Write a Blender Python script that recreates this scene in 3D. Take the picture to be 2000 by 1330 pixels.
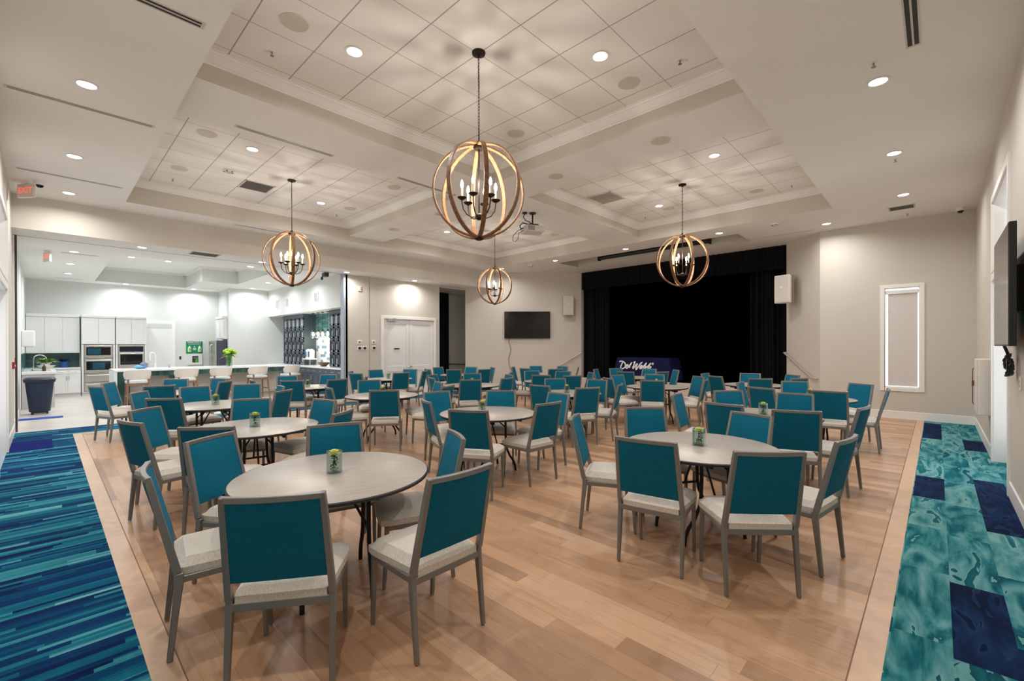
import bpy, bmesh, math, random
from mathutils import Vector, Matrix
random.seed(7)
PI = math.pi
for o in list(bpy.data.objects):
    bpy.data.objects.remove(o)
SC = bpy.context.scene
COL = SC.collection

# ------------------------------------------------------------------ camera
cam = bpy.data.cameras.new('camera')
cam.sensor_width = 36.0
cam.lens = 36.0 * 869.995 / 2000.0
cam.shift_y = 13.0 / 2000.0
cam.clip_start = 0.05
cam_ob = bpy.data.objects.new('camera', cam)
COL.objects.link(cam_ob)
_yaw, _pit, _rol = math.radians(43.6532), math.radians(-.13403), math.radians(-.13233)
_f = Vector((math.cos(_yaw) * math.cos(_pit), math.sin(_yaw) * math.cos(_pit), math.sin(_pit)))
_r = Vector((math.sin(_yaw), -math.cos(_yaw), 0))
_u = _r.cross(_f)
_r2 = math.cos(_rol) * _r + math.sin(_rol) * _u
_u2 = -math.sin(_rol) * _r + math.cos(_rol) * _u
m3 = Matrix((_r2, _u2, -_f)).transposed()
cam_ob.matrix_world = Matrix.Translation((0, 0, 1.57)) @ m3.to_4x4()
SC.camera = cam_ob

# ------------------------------------------------------------------ world, exposure
w = bpy.data.worlds.new('world')
w.use_nodes = True
w.node_tree.nodes['Background'].inputs[0].default_value = (0.75, 0.85, 1, 1)
w.node_tree.nodes['Background'].inputs[1].default_value = 0.6
SC.world = w
SC.view_settings.view_transform = 'Standard'
SC.view_settings.look = 'None'
SC.view_settings.gamma = 1.0
SC.view_settings.use_curve_mapping = False
SC.view_settings.exposure = -0.08
cy = SC.cycles
cy.max_bounces = 7
cy.diffuse_bounces = 5
cy.glossy_bounces = 3
cy.transmission_bounces = 6
cy.transparent_max_bounces = 8
cy.caustics_reflective = False
cy.caustics_refractive = False
cy.sample_clamp_indirect = 4.0
cy.use_light_tree = True
P_DOWN = 24.0        # watts of one recessed light of the hall
P_KIT = 24.0         # and of the kitchen
P_BULB = 8.0         # one candle bulb
WARM = (1.0, 0.90, 0.80)
HALL = (1.0, 0.97, 0.95)
COOL = (0.92, 0.97, 1.0)


# ------------------------------------------------------------------ helpers
class MB:
    """collects shapes; build() links them as one mesh object"""
    def __init__(s):
        s.v, s.f, s.m = [], [], []

    def add(s, vs, fs, mat=0):
        n = len(s.v)
        s.v += [tuple(p) for p in vs]
        s.f += [tuple(i + n for i in f) for f in fs]
        s.m += [mat] * len(fs)
        return s

    def box(s, x0, y0, z0, x1, y1, z1, mat=0, M=None):
        x0, x1 = min(x0, x1), max(x0, x1)
        y0, y1 = min(y0, y1), max(y0, y1)
        z0, z1 = min(z0, z1), max(z0, z1)
        vs = [(x, y, z) for z in (z0, z1) for y in (y0, y1) for x in (x0, x1)]
        if M is not None:
            vs = [M @ Vector(p) for p in vs]
        return s.add(vs, [(0, 2, 3, 1), (4, 5, 7, 6), (0, 1, 5, 4), (2, 6, 7, 3), (0, 4, 6, 2), (1, 3, 7, 5)], mat)

    def tube(s, pts, r, seg=8, closed=False, mat=0, cap=True):
        pts = [Vector(p) for p in pts]
        n = len(pts)
        rs = r if isinstance(r, (list, tuple)) else [r] * n
        up = None
        rings = []
        for i, p in enumerate(pts):
            if closed:
                t = pts[(i + 1) % n] - pts[i - 1]
            else:
                t = pts[min(i + 1, n - 1)] - pts[max(i - 1, 0)]
            t.normalize()
            if up is None:
                up = Vector((0, 0, 1)) if abs(t.z) < .9 else Vector((1, 0, 0))
            a = t.cross(up)
            if a.length < 1e-5:
                a = t.cross(Vector((0, 1, 0)))
            a.normalize()
            b = a.cross(t).normalized()
            up = b
            rings.append([p + rs[i] * (math.cos(2 * PI * k / seg) * a + math.sin(2 * PI * k / seg) * b) for k in range(seg)])
        vs = [q for r_ in rings for q in r_]
        fs = []
        for i in range(n if closed else n - 1):
            j = (i + 1) % n
            for k in range(seg):
                l = (k + 1) % seg
                fs.append((i * seg + k, i * seg + l, j * seg + l, j * seg + k))
        if not closed and cap:
            fs.append(tuple(range(seg))[::-1])
            fs.append(tuple((n - 1) * seg + k for k in range(seg)))
        return s.add(vs, fs, mat)

    def bar(s, pts, side, w, h, mat=0, closed=False):
        """rectangular section swept along pts; 'side' gives the width direction, w and h full sizes (lists allowed)"""
        pts = [Vector(p) for p in pts]
        n = len(pts)
        vs = []
        for i, p in enumerate(pts):
            t = (pts[(i + 1) % n] - pts[i - 1]) if closed else (pts[min(i + 1, n - 1)] - pts[max(i - 1, 0)])
            t.normalize()
            a = Vector(side(i) if callable(side) else side)
            a = (a - a.dot(t) * t).normalized()
            b = t.cross(a)
            ww = (w[i] if isinstance(w, (list, tuple)) else w) / 2
            hh = (h[i] if isinstance(h, (list, tuple)) else h) / 2
            vs += [p + a * ww + b * hh, p - a * ww + b * hh, p - a * ww - b * hh, p + a * ww - b * hh]
        fs = []
        for i in range(n if closed else n - 1):
            j = (i + 1) % n
            for k in range(4):
                l = (k + 1) % 4
                fs.append((i * 4 + k, i * 4 + l, j * 4 + l, j * 4 + k))
        if not closed:
            fs.append((3, 2, 1, 0))
            fs.append(tuple((n - 1) * 4 + k for k in range(4)))
        return s.add(vs, fs, mat)

    def lathe(s, prof, c=(0, 0, 0), seg=24, mat=0):
        """prof: (radius, z) pairs bottom to top"""
        vs, fs = [], []
        for r, z in prof:
            for k in range(seg):
                a = 2 * PI * k / seg
                vs.append((c[0] + r * math.cos(a), c[1] + r * math.sin(a), c[2] + z))
        n = len(prof)
        for i in range(n - 1):
            for k in range(seg):
                l = (k + 1) % seg
                fs.append((i * seg + k, i * seg + l, (i + 1) * seg + l, (i + 1) * seg + k))
        if prof[0][0] > 1e-6:
            fs.append(tuple(range(seg))[::-1])
        if prof[-1][0] > 1e-6:
            fs.append(tuple((n - 1) * seg + k for k in range(seg)))
        return s.add(vs, fs, mat)

    def prism(s, poly, z0, z1, mat=0):
        n = len(poly)
        vs = [(x, y, z0) for x, y in poly] + [(x, y, z1) for x, y in poly]
        fs = [tuple(range(n))[::-1], tuple(range(n, 2 * n))]
        fs += [(i, (i + 1) % n, n + (i + 1) % n, n + i) for i in range(n)]
        return s.add(vs, fs, mat)

    def quad(s, a, b, c, d, mat=0):
        return s.add([a, b, c, d], [(0, 1, 2, 3)], mat)

    def ball(s, c, r, u=12, v=8, sz=1.0, mat=0):
        return s.lathe([(r * math.sin(PI * i / v), -r * sz * math.cos(PI * i / v)) for i in range(v + 1)], c, u, mat)

    def xform(s, M, start=0):
        s.v = s.v[:start] + [tuple(M @ Vector(p)) for p in s.v[start:]]
        return s

    def build(s, name, mats, parent=None, smooth=False, bevel=0, seg=1, weld=True):
        me = bpy.data.meshes.new(name)
        me.from_pydata(s.v, [], s.f)
        if not isinstance(mats, (list, tuple)):
            mats = [mats]
        for m in mats:
            me.materials.append(m)
        if len(mats) > 1:
            for p, i in zip(me.polygons, s.m):
                p.material_index = i
        bm = bmesh.new()
        bm.from_mesh(me)
        if weld:
            bmesh.ops.remove_doubles(bm, verts=bm.verts, dist=1e-5)
        bmesh.ops.recalc_face_normals(bm, faces=bm.faces)
        if bevel:
            es = [e for e in bm.edges if len(e.link_faces) == 2 and e.calc_face_angle(0) > .6]
            bmesh.ops.bevel(bm, geom=es, offset=bevel, segments=seg, affect='EDGES', profile=.5, clamp_overlap=True)
        bm.to_mesh(me)
        bm.free()
        if smooth:
            me.shade_smooth()
            try:
                me.set_sharp_from_angle(angle=math.radians(38))
            except Exception:
                pass
        o = bpy.data.objects.new(name, me)
        COL.objects.link(o)
        if parent is not None:
            o.parent = parent
        return o


def thing(name, label, cat, loc=(0, 0, 0), rz=0, group=None):
    o = bpy.data.objects.new(name, None)
    o.empty_display_size = .1
    COL.objects.link(o)
    o.location = loc
    o.rotation_euler = (0, 0, rz)
    return tag(o, label, cat, group)


def tag(o, label, cat, group=None):
    o['label'] = label
    o['category'] = cat
    if group:
        o['group'] = group
    return o


def struct(o):
    o['kind'] = 'structure'
    return o


def dup(root, loc, rz=0, label=None, group=None):
    r = root.copy()
    COL.objects.link(r)
    r.location = loc
    r.rotation_euler = (0, 0, rz)
    if label:
        r['label'] = label
    if group:
        r['group'] = group
    for ch in list(root.children):
        c = ch.copy()
        COL.objects.link(c)
        c.parent = r
        for g in list(ch.children):
            d = g.copy()
            COL.objects.link(d)
            d.parent = c
    return r


# ------------------------------------------------------------------ materials
def lin(c):
    return tuple(((x / 255) / 12.92 if x / 255 <= .04045 else ((x / 255 + .055) / 1.055) ** 2.4) for x in c)


def mat(name, col, rough=.6, metal=0, spec=.5, emit=None, estr=0):
    m = bpy.data.materials.new(name)
    m.use_nodes = True
    b = m.node_tree.nodes['Principled BSDF']
    b.inputs['Base Color'].default_value = (*lin(col), 1)
    b.inputs['Roughness'].default_value = rough
    b.inputs['Metallic'].default_value = metal
    b.inputs['Specular IOR Level'].default_value = spec
    if emit:
        b.inputs['Emission Color'].default_value = (*emit, 1)
        b.inputs['Emission Strength'].default_value = estr
    return m


class NT:
    """small node-tree helper"""
    def __init__(s, m):
        s.t = m.node_tree
        s.b = s.t.nodes['Principled BSDF']

    def n(s, typ, **kw):
        nd = s.t.nodes.new(typ)
        for k, v in kw.items():
            if k.startswith('i_'):
                key = k[2:]
                nd.inputs[int(key) if key.isdigit() else key].default_value = v
            else:
                setattr(nd, k, v)
        return nd

    def l(s, a, b):
        s.t.links.new(a, b)

    def math(s, op, a, b=None):
        nd = s.t.nodes.new('ShaderNodeMath')
        nd.operation = op
        for i, x in enumerate((a, b)):
            if x is None:
                continue
            if isinstance(x, (int, float)):
                nd.inputs[i].default_value = x
            else:
                s.l(x, nd.inputs[i])
        return nd.outputs[0]

    def ramp(s, fac, stops, interp='LINEAR'):
        nd = s.t.nodes.new('ShaderNodeValToRGB')
        cr = nd.color_ramp
        cr.interpolation = interp
        while len(cr.elements) < len(stops):
            cr.elements.new(.5)
        for e, (p, c) in zip(cr.elements, stops):
            e.position = p
            e.color = (*lin(c), 1)
        s.l(fac, nd.inputs[0])
        return nd.outputs[0]

    def mix(s, fac, a, b, typ='MIX'):
        nd = s.t.nodes.new('ShaderNodeMix')
        nd.data_type = 'RGBA'
        nd.blend_type = typ
        if isinstance(fac, (int, float)):
            nd.inputs[0].default_value = fac
        else:
            s.l(fac, nd.inputs[0])
        for i, x in ((6, a), (7, b)):
            if isinstance(x, tuple):
                nd.inputs[i].default_value = (*lin(x), 1)
            else:
                s.l(x, nd.inputs[i])
        return nd.outputs[2]

    def xyz(s, coord='Object'):
        tc = s.n('ShaderNodeTexCoord')
        sp = s.n('ShaderNodeSeparateXYZ')
        s.l(tc.outputs[coord], sp.inputs[0])
        return sp.outputs[0], sp.outputs[1], sp.outputs[2]

    def comb(s, x, y, z=0.0):
        nd = s.n('ShaderNodeCombineXYZ')
        for i, v in enumerate((x, y, z)):
            if isinstance(v, (int, float)):
                nd.inputs[i].default_value = v
            else:
                s.l(v, nd.inputs[i])
        return nd.outputs[0]

    def noise(s, vec, scale=1, detail=2, rough=.5, dist=0.0):
        nd = s.n('ShaderNodeTexNoise', i_Scale=scale, i_Detail=detail, i_Roughness=rough, i_Distortion=dist)
        s.l(vec, nd.inputs['Vector'])
        return nd.outputs['Fac']

    def white(s, vec):
        nd = s.n('ShaderNodeTexWhiteNoise')
        nd.noise_dimensions = '3D'
        s.l(vec, nd.inputs[0])
        return nd.outputs['Value']

    def bump(s, h, strength=.1, dist=.01):
        nd = s.n('ShaderNodeBump', i_Strength=strength, i_Distance=dist)
        s.l(h, nd.inputs['Height'])
        s.l(nd.outputs[0], s.b.inputs['Normal'])


def paint(name, col, rough=.75):
    m = mat(name, col, rough, spec=.3)
    t = NT(m)
    tc = t.n('ShaderNodeTexCoord')
    t.bump(t.noise(tc.outputs['Object'], 180, 2), .05, .002)
    return m


WALL = paint('greige_wall_paint', (204, 198, 188))
WALLK = paint('pale_grey_wall_paint', (216, 218, 214))
CEIL = paint('white_ceiling_paint', (236, 235, 232))
TRIM = mat('white_trim_paint', (236, 235, 232), .4)
WHITE = mat('white_satin', (232, 232, 230), .35)
SEATF = mat('frame_grey_metal', (128, 127, 124), .38, .35)
BLACKM = mat('black_metal', (22, 22, 24), .45, .3)
BLACKP = mat('black_plastic', (18, 18, 20), .4)
STEEL = mat('stainless_steel', (200, 198, 192), .28, 1)
CHROME = mat('chrome', (215, 215, 215), .12, 1)
BRONZE = mat('bronze_metal', (52, 42, 36), .45, .8)
DARKGL = mat('dark_glass', (10, 14, 20), .08)
QUARTZ = mat('white_quartz', (232, 233, 234), .2)
BLUEGREY = mat('blue_grey_cabinet_paint', (72, 86, 98), .45)
NAVYD = mat('navy_plastic', (22, 40, 66), .4)
LENS = mat('lit_lens', (255, 255, 255), .5, emit=(1, .95, .88), estr=9)
LENSK = mat('lit_lens_cool', (255, 255, 255), .5, emit=(.92, .97, 1), estr=9)
BULB = mat('lit_bulb', (255, 255, 255), .5, emit=(1, .86, .66), estr=22)
VENTD = mat('dark_vent', (52, 50, 47), .7)
DAY = mat('daylit_blind', (240, 244, 250), .8, emit=(.82, .91, 1), estr=1.1)
DAYW = mat('daylight_gap', (240, 246, 255), .8, emit=(.86, .94, 1), estr=1.7)


def m_fabric(name, col, col2, scale=260):
    m = mat(name, col, .9, spec=.2)
    t = NT(m)
    tc = t.n('ShaderNodeTexCoord')
    mp = t.n('ShaderNodeMapping')
    mp.inputs['Scale'].default_value = (1, 1, .35)
    t.l(tc.outputs['Object'], mp.inputs[0])
    f = t.noise(mp.outputs[0], scale, 3, .6)
    t.l(t.ramp(f, [(.35, col), (.65, col2)]), t.b.inputs['Base Color'])
    t.bump(f, .25, .002)
    return m


TEAL = m_fabric('teal_woven_fabric', (4, 92, 120), (12, 108, 134))
SEAT = m_fabric('oatmeal_woven_fabric', (196, 189, 178), (222, 216, 206), 170)
CREAM = m_fabric('cream_upholstery', (214, 207, 198), (228, 222, 214))
NAVYC = m_fabric('navy_tablecloth', (20, 22, 62), (28, 30, 74), 120)


def m_velvet():
    m = mat('black_velvet', (12, 12, 15), .7, spec=.12)
    return m


VELVET = m_velvet()
VOID = mat('stage_black', (3, 3, 4), 1.0, spec=0)


def m_wood(name, c1, c2, scale=(6, 6, .8), rough=.5):
    m = mat(name, c1, rough)
    t = NT(m)
    tc = t.n('ShaderNodeTexCoord')
    mp = t.n('ShaderNodeMapping')
    mp.inputs['Scale'].default_value = scale
    t.l(tc.outputs['Object'], mp.inputs[0])
    f = t.noise(mp.outputs[0], 6, 5, .6, .6)
    t.l(t.ramp(f, [(.3, c1), (.7, c2)]), t.b.inputs['Base Color'])
    return m


RINGW = m_wood('weathered_oak_ring', (104, 70, 42), (150, 108, 68), (5, 5, 5))
STOOLW = m_wood('stool_walnut', (118, 84, 64), (150, 112, 88))


def m_floor():
    m = mat('oak_plank_floor', (190, 150, 116), .34, spec=.45)
    t = NT(m)
    x, y, z = t.xyz()
    col = t.math('FLOOR', t.math('DIVIDE', x, .127))
    off = t.math('MULTIPLY', t.white(t.comb(col, 3.7, 0.0)), 1.9)
    row = t.math('FLOOR', t.math('DIVIDE', t.math('ADD', y, off), 1.25))
    rnd = t.white(t.comb(col, row, 1.3))
    g = t.noise(t.comb(t.math('MULTIPLY', x, 26.0), t.math('MULTIPLY', y, 1.6), t.math('MULTIPLY', rnd, 40.0)), 1.0, 6, .62, .9)
    base = t.ramp(rnd, [(0, (164, 130, 102)), (.3, (184, 146, 114)), (.6, (198, 158, 124)), (1, (206, 170, 138))])
    fine = t.ramp(g, [(.22, (206, 194, 186)), (.5, (255, 255, 255)), (.8, (222, 214, 210))])
    c = t.mix(.75, base, fine, 'MULTIPLY')
    fx = t.math('FRACT', t.math('DIVIDE', x, .127))
    fy = t.math('FRACT', t.math('DIVIDE', t.math('ADD', y, off), 1.25))
    gap = t.math('MAXIMUM', t.math('LESS_THAN', fx, .012), t.math('LESS_THAN', fy, .0022))
    c = t.mix(t.math('MULTIPLY', gap, .55), c, (104, 74, 54))
    t.l(c, t.b.inputs['Base Color'])
    t.l(t.math('ADD', t.math('MULTIPLY', g, .16), .24), t.b.inputs['Roughness'])
    return m


def m_border():
    return m_wood('oak_border_board', (200, 164, 134), (214, 180, 150), (1.5, 1.5, 3), .36)


def m_carpet_striped():
    m = mat('striped_blue_carpet', (20, 90, 130), .95, spec=.1)
    t = NT(m)
    x, y, z = t.xyz()
    warp = t.noise(t.comb(0.0, t.math('MULTIPLY', y, 3.1), 0.0), 1.0, 2)
    yy = t.math('ADD', y, t.math('MULTIPLY', warp, .12))
    layers = []
    for hgt, ln, sd in ((.088, .95, 3.3), (.037, .62, 7.7)):
        st = t.math('FLOOR', t.math('DIVIDE', yy, hgt))
        sg = t.math('FLOOR', t.math('ADD', t.math('DIVIDE', x, ln), t.math('MULTIPLY', t.white(t.comb(st, sd, 0.0)), 3.0)))
        layers.append(t.white(t.comb(st, sg, sd)))
    pick = t.math('LESS_THAN', t.white(t.comb(t.math('FLOOR', t.math('DIVIDE', yy, .176)), 5.0, 1.0)), .42)
    v = t.math('ADD', t.math('MULTIPLY', layers[1], pick), t.math('MULTIPLY', layers[0], t.math('SUBTRACT', 1.0, pick)))
    soft = t.noise(t.comb(t.math('MULTIPLY', x, .6), t.math('MULTIPLY', yy, 24.0), t.math('MULTIPLY', v, 20.0)), 1.0, 3, .6)
    v = t.math('ADD', t.math('MULTIPLY', v, .72), t.math('MULTIPLY', t.math('SUBTRACT', soft, .36), .62))
    c = t.ramp(v, [(.06, (4, 28, 72)), (.24, (4, 48, 96)), (.42, (6, 74, 110)), (.58, (16, 104, 128)), (.74, (60, 142, 156)), (.92, (126, 184, 190))])
    navy = t.math('MULTIPLY', t.math('MULTIPLY', t.math('GREATER_THAN', y, 9.97), t.math('LESS_THAN', y, 10.95)), t.math('LESS_THAN', x, .08))
    c = t.mix(navy, c, (12, 30, 104))
    t.l(c, t.b.inputs['Base Color'])
    t.bump(t.noise(t.comb(x, y, z), 420, 2), .4, .004)
    return m


def m_carpet_marbled():
    m = mat('marbled_sea_green_carpet', (40, 130, 140), .95, spec=.1)
    t = NT(m)
    x, y, z = t.xyz()
    rw = t.math('FLOOR', t.math('DIVIDE', t.math('ADD', y, .545), .2425))
    off = t.math('MULTIPLY', t.white(t.comb(rw, 4.4, 0.0)), 1.0)
    xo = t.math('ADD', x, off)
    cl = t.math('FLOOR', xo)
    rnd = t.white(t.comb(rw, cl, 5.5))
    seed = t.math('MULTIPLY', rnd, 50.0)
    n1 = t.noise(t.comb(t.math('MULTIPLY', x, 1.3), t.math('MULTIPLY', y, 4.2), seed), 1.0, 3, .5, 1.6)
    n2 = t.noise(t.comb(t.math('MULTIPLY', x, 3.0), t.math('MULTIPLY', y, 22.0), seed), 1.0, 3, .6, .8)
    band = t.math('FRACT', t.math('MULTIPLY', n1, 3.2))
    v = t.math('ADD', t.math('MULTIPLY', band, .55), t.math('MULTIPLY', n2, .45))
    v = t.math('ADD', v, t.math('MULTIPLY', t.math('SUBTRACT', rnd, .5), .22))
    c = t.ramp(v, [(.18, (12, 74, 86)), (.36, (24, 100, 110)), (.52, (62, 130, 136)), (.72, (100, 154, 156)), (.9, (124, 170, 170))])
    navy = t.math('LESS_THAN', rnd, .17)
    dk = t.ramp(v, [(.25, (8, 24, 54)), (.6, (16, 42, 80)), (.85, (44, 64, 92))])
    c = t.mix(navy, c, dk)
    t.l(c, t.b.inputs['Base Color'])
    t.bump(t.noise(t.comb(x, y, z), 420, 2), .4, .004)
    return m


def m_tiles(cx, cy):
    """white acoustic tiles with a recessed grid"""
    m = mat('acoustic_tile', (236, 234, 230), .85, spec=.2)
    t = NT(m)
    x, y, z = t.xyz()
    S = .6075
    fx = t.math('ABSOLUTE', t.math('SUBTRACT', t.math('FRACT', t.math('ADD', t.math('DIVIDE', t.math('SUBTRACT', x, cx), S), 50.5)), .5))
    fy = t.math('ABSOLUTE', t.math('SUBTRACT', t.math('FRACT', t.math('ADD', t.math('DIVIDE', t.math('SUBTRACT', y, cy), S), 50.5)), .5))
    lx = t.math('LESS_THAN', fx, .0105)
    ly = t.math('LESS_THAN', fy, .009)
    g = t.math('MAXIMUM', lx, t.math('MULTIPLY', ly, .8))
    t.l(t.mix(t.math('MULTIPLY', g, .8), (236, 234, 230), (150, 145, 138)), t.b.inputs['Base Color'])
    t.bump(t.noise(t.comb(x, y, z), 300, 2), .08, .002)
    return m


def m_kitchen_tile():
    m = mat('pale_floor_tile', (214, 208, 200), .3, spec=.5)
    t = NT(m)
    x, y, z = t.xyz()
    n = t.noise(t.comb(x, t.math('MULTIPLY', y, 2.0), 0.0), 1.4, 3)
    c = t.ramp(n, [(.3, (198, 190, 181)), (.7, (216, 210, 203))])
    fx = t.math('FRACT', t.math('DIVIDE', x, .9))
    fy = t.math('FRACT', t.math('DIVIDE', y, .3))
    g = t.math('MAXIMUM', t.math('LESS_THAN', fx, .006), t.math('LESS_THAN', fy, .016))
    t.l(t.mix(t.math('MULTIPLY', g, .35), c, (150, 144, 138)), t.b.inputs['Base Color'])
    return m


def m_tilewall(name, cols, bw, bh, axis, grout=(60, 80, 84)):
    """glazed wall tiles; axis 0 = runs along x, 1 = along y, 2 = upright stack on an x wall"""
    m = mat(name, cols[0], .18, spec=.6)
    t = NT(m)
    x, y, z = t.xyz()
    a = y if axis == 1 else x
    rw = t.math('FLOOR', t.math('DIVIDE', z, bh))
    ao = t.math('ADD', a, t.math('MULTIPLY', t.math('MODULO', rw, 2.0), bw * .5 if axis != 2 else 0.0))
    cl = t.math('FLOOR', t.math('DIVIDE', ao, bw))
    rnd = t.white(t.comb(rw, cl, 8.8))
    k = len(cols)
    c = t.ramp(rnd, [(i / k, cols[i]) for i in range(k)], 'CONSTANT')
    fa = t.math('FRACT', t.math('DIVIDE', ao, bw))
    fz = t.math('FRACT', t.math('DIVIDE', z, bh))
    g = t.math('MAXIMUM', t.math('LESS_THAN', fa, .03 if bw < .12 else .012), t.math('LESS_THAN', fz, .05))
    t.l(t.mix(t.math('MULTIPLY', g, .6), c, grout), t.b.inputs['Base Color'])
    return m


def m_laminate():
    m = mat('taupe_grey_laminate', (170, 163, 154), .33, spec=.5)
    t = NT(m)
    x, y, z = t.xyz()
    n = t.noise(t.comb(t.math('MULTIPLY', x, 6.0), t.math('MULTIPLY', y, 40.0), 0.0), 1.0, 4, .6)
    t.l(t.ramp(n, [(.3, (160, 152, 143)), (.7, (178, 171, 162))]), t.b.inputs['Base Color'])
    return m


def m_glass(name='clear_glass', tint=(235, 245, 242)):
    m = bpy.data.materials.new(name)
    m.use_nodes = True
    nt = m.node_tree
    nt.nodes.clear()
    out = nt.nodes.new('ShaderNodeOutputMaterial')
    mx = nt.nodes.new('ShaderNodeMixShader')
    tr = nt.nodes.new('ShaderNodeBsdfTransparent')
    tr.inputs[0].default_value = (*lin(tint), 1)
    gl = nt.nodes.new('ShaderNodeBsdfGlossy')
    gl.inputs['Roughness'].default_value = .03
    fr = nt.nodes.new('ShaderNodeLayerWeight')
    fr.inputs[0].default_value = .25
    nt.links.new(fr.outputs['Facing'], mx.inputs[0])
    nt.links.new(tr.outputs[0], mx.inputs[1])
    nt.links.new(gl.outputs[0], mx.inputs[2])
    nt.links.new(mx.outputs[0], out.inputs[0])
    return m


LAM = m_laminate()
EDGE = mat('dark_vinyl_edge', (40, 37, 36), .45)
GLASS = m_glass()
LEAF = m_wood('dark_leaf', (34, 62, 22), (66, 104, 36), (30, 30, 30))
LEAFB = m_wood('bright_leaf', (86, 136, 34), (136, 178, 60), (30, 30, 30))
BLOOM = m_wood('yellow_green_bloom', (196, 200, 76), (224, 222, 128), (40, 40, 40))
PEBB = mat('clear_pebble', (214, 214, 205), .25)

# ------------------------------------------------------------------ the setting
ZC, ZT, ZB, ZS, ZK = 4.23, 4.66, 4.36, 3.645, 3.72
XW, YR, XL, YB, YD = 12.53, -.55, -.40, 11.55, 12.29

b = MB(); b.box(.34, .19, -.06, XW, 11.29, 0); b.box(XW, 1.9, -.06, 13.5, 10.3, 0)
struct(b.build('floor', m_floor()))
b = MB()
for x0, y0, x1, y1 in ((.34, .19, .455, 11.29), (.34, .19, XW, .305), (.455, 11.175, XW - 1.4, 11.29)):
    b.box(x0, y0, 0, x1, y1, .003)
struct(b.build('trim_1', m_border()))
b = MB()
for x0, y0, x1, y1 in ((.455, .305, .461, 11.17), (.455, .305, XW, .311)):
    b.box(x0, y0, 0, x1, y1, .0034)
struct(b.build('trim_2', mat('border_joint', (122, 84, 56), .6)))
b = MB(); b.box(XL, YR, -.06, .34, 12.15, .004); b.box(.34, 11.29, -.06, 11.3, 12.15, .004)
struct(b.build('floor_carpet', m_carpet_striped()))
b = MB(); b.box(.34, -.95, -.06, XW, .19, .004)
struct(b.build('floor_carpet', m_carpet_marbled()))
b = MB(); b.box(-1.2, 12.15, -.06, 9.3, 21.2, 0); b.box(9.3, 12.15, -.06, 12.8, 15, -.002)
struct(b.build('floor', m_kitchen_tile()))

# walls of the hall
b = MB()
b.box(XL - .2, YR - .2, 0, XL, 8.15, 4.8); b.box(XL - .2, 8.15, 3.47, XL, 10.0, 4.8); b.box(XL - .2, 8.15, 2.43, XL, 10.0, 2.63)
b.box(XL - .2, 10.0, 0, XL, 12.33, 4.8)
struct(b.build('wall_left', WALL))
b = MB()
b.box(XL, YR - .25, 0, 6.95, YR, 4.8); b.box(6.95, YR - .25, 3.47, 8.8, YR, 4.8); b.box(6.95, YR - .25, 2.43, 8.8, YR, 2.63)
b.box(8.8, YR - .25, 0, XW + .2, YR, 4.8)
struct(b.build('wall_right', WALL))
b = MB()
W0, W1, WZ0, WZ1 = .26, .82, .67, 2.79
b.box(XW, YR, 0, XW + .2, W0, 4.8); b.box(XW, W1, 0, XW + .2, 1.98, 4.8); b.box(XW, W0, 0, XW + .2, W1, WZ0); b.box(XW, W0, WZ1, XW + .2, W1, 4.8)
struct(b.build('wall_window', WALL))
b = MB(); b.prism([(XW, 1.98), (13.4, 2.85), (13.6, 2.85), (13.6, 1.9), (XW + .19, 1.9)], 0, 4.8)
struct(b.build('wall_splay_right', WALL))
b = MB(); b.prism([(10.5, 12.35), (13.48, 9.37), (13.7, 9.37), (13.7, 9.6), (10.7, 12.6)], 0, 4.8)
struct(b.build('wall_splay_left', WALL))
b = MB()
b.box(5.92, YD, 0, 6.69, YD + .12, ZK); b.box(6.69, YD + .03, 0, 6.72, YD + .15, ZK); b.box(6.72, YD + .02, 0, 7.19, YD + .15, ZK)
b.box(7.19, YD + .02, 2.43, 9.07, YD + .15, ZK); b.box(9.07, YD + .02, 0, 9.31, YD + .15, ZK)
b.box(5.92, YD, 0, 6.02, YD + .2, ZK)
struct(b.build('wall_door_side', WALL))
b = MB(); b.box(XL, YB, ZS, 11.35, 12.36, 4.8)
o = struct(b.build('wall_header', [WALL, CEIL]))
for p in o.data.polygons:
    if p.normal.z < -.9:
        p.material_index = 1
b = MB(); b.box(XL, 12.325, ZS - .004, 5.92, 12.337, ZS + .001)
struct(b.build('trim_3', mat('track_grey', (120, 118, 116), .5)))
b = MB(); b.box(-.385, 12.30, 0, -.355, 12.36, ZS - .01)
struct(b.build('trim_4', mat('dark_brown_jamb', (74, 56, 50), .5)))
b = MB(); b.box(5.905, YD - .005, 0, 5.92, YD + .2, ZS); b.box(5.92, YD - .012, 0, 5.96, YD, ZS)
struct(b.build('trim_5', mat('grey_jamb', (150, 158, 172), .4)))
# alcove beside the doors
b = MB(); b.box(9.2, 14.0, 0, 12.4, 14.1, 4.2); b.box(12.3, 12.3, 0, 12.4, 14.0, 4.2); b.box(9.2, YD + .15, 0, 9.31, 14.0, 4.2); b.box(9.2, YD + .1, 3.6, 12.4, 14.0, 3.7)
struct(b.build('wall_alcove', WALL))

# ceiling of the hall
def ceil_box(name, boxes, mats=(WALL, CEIL)):
    b_ = MB()
    for q in boxes:
        b_.box(*q)
    o_ = struct(b_.build(name, list(mats), weld=False))
    for p_ in o_.data.polygons:
        p_.material_index = 1 if p_.normal.z < -.9 else 0
    return o_


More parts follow.
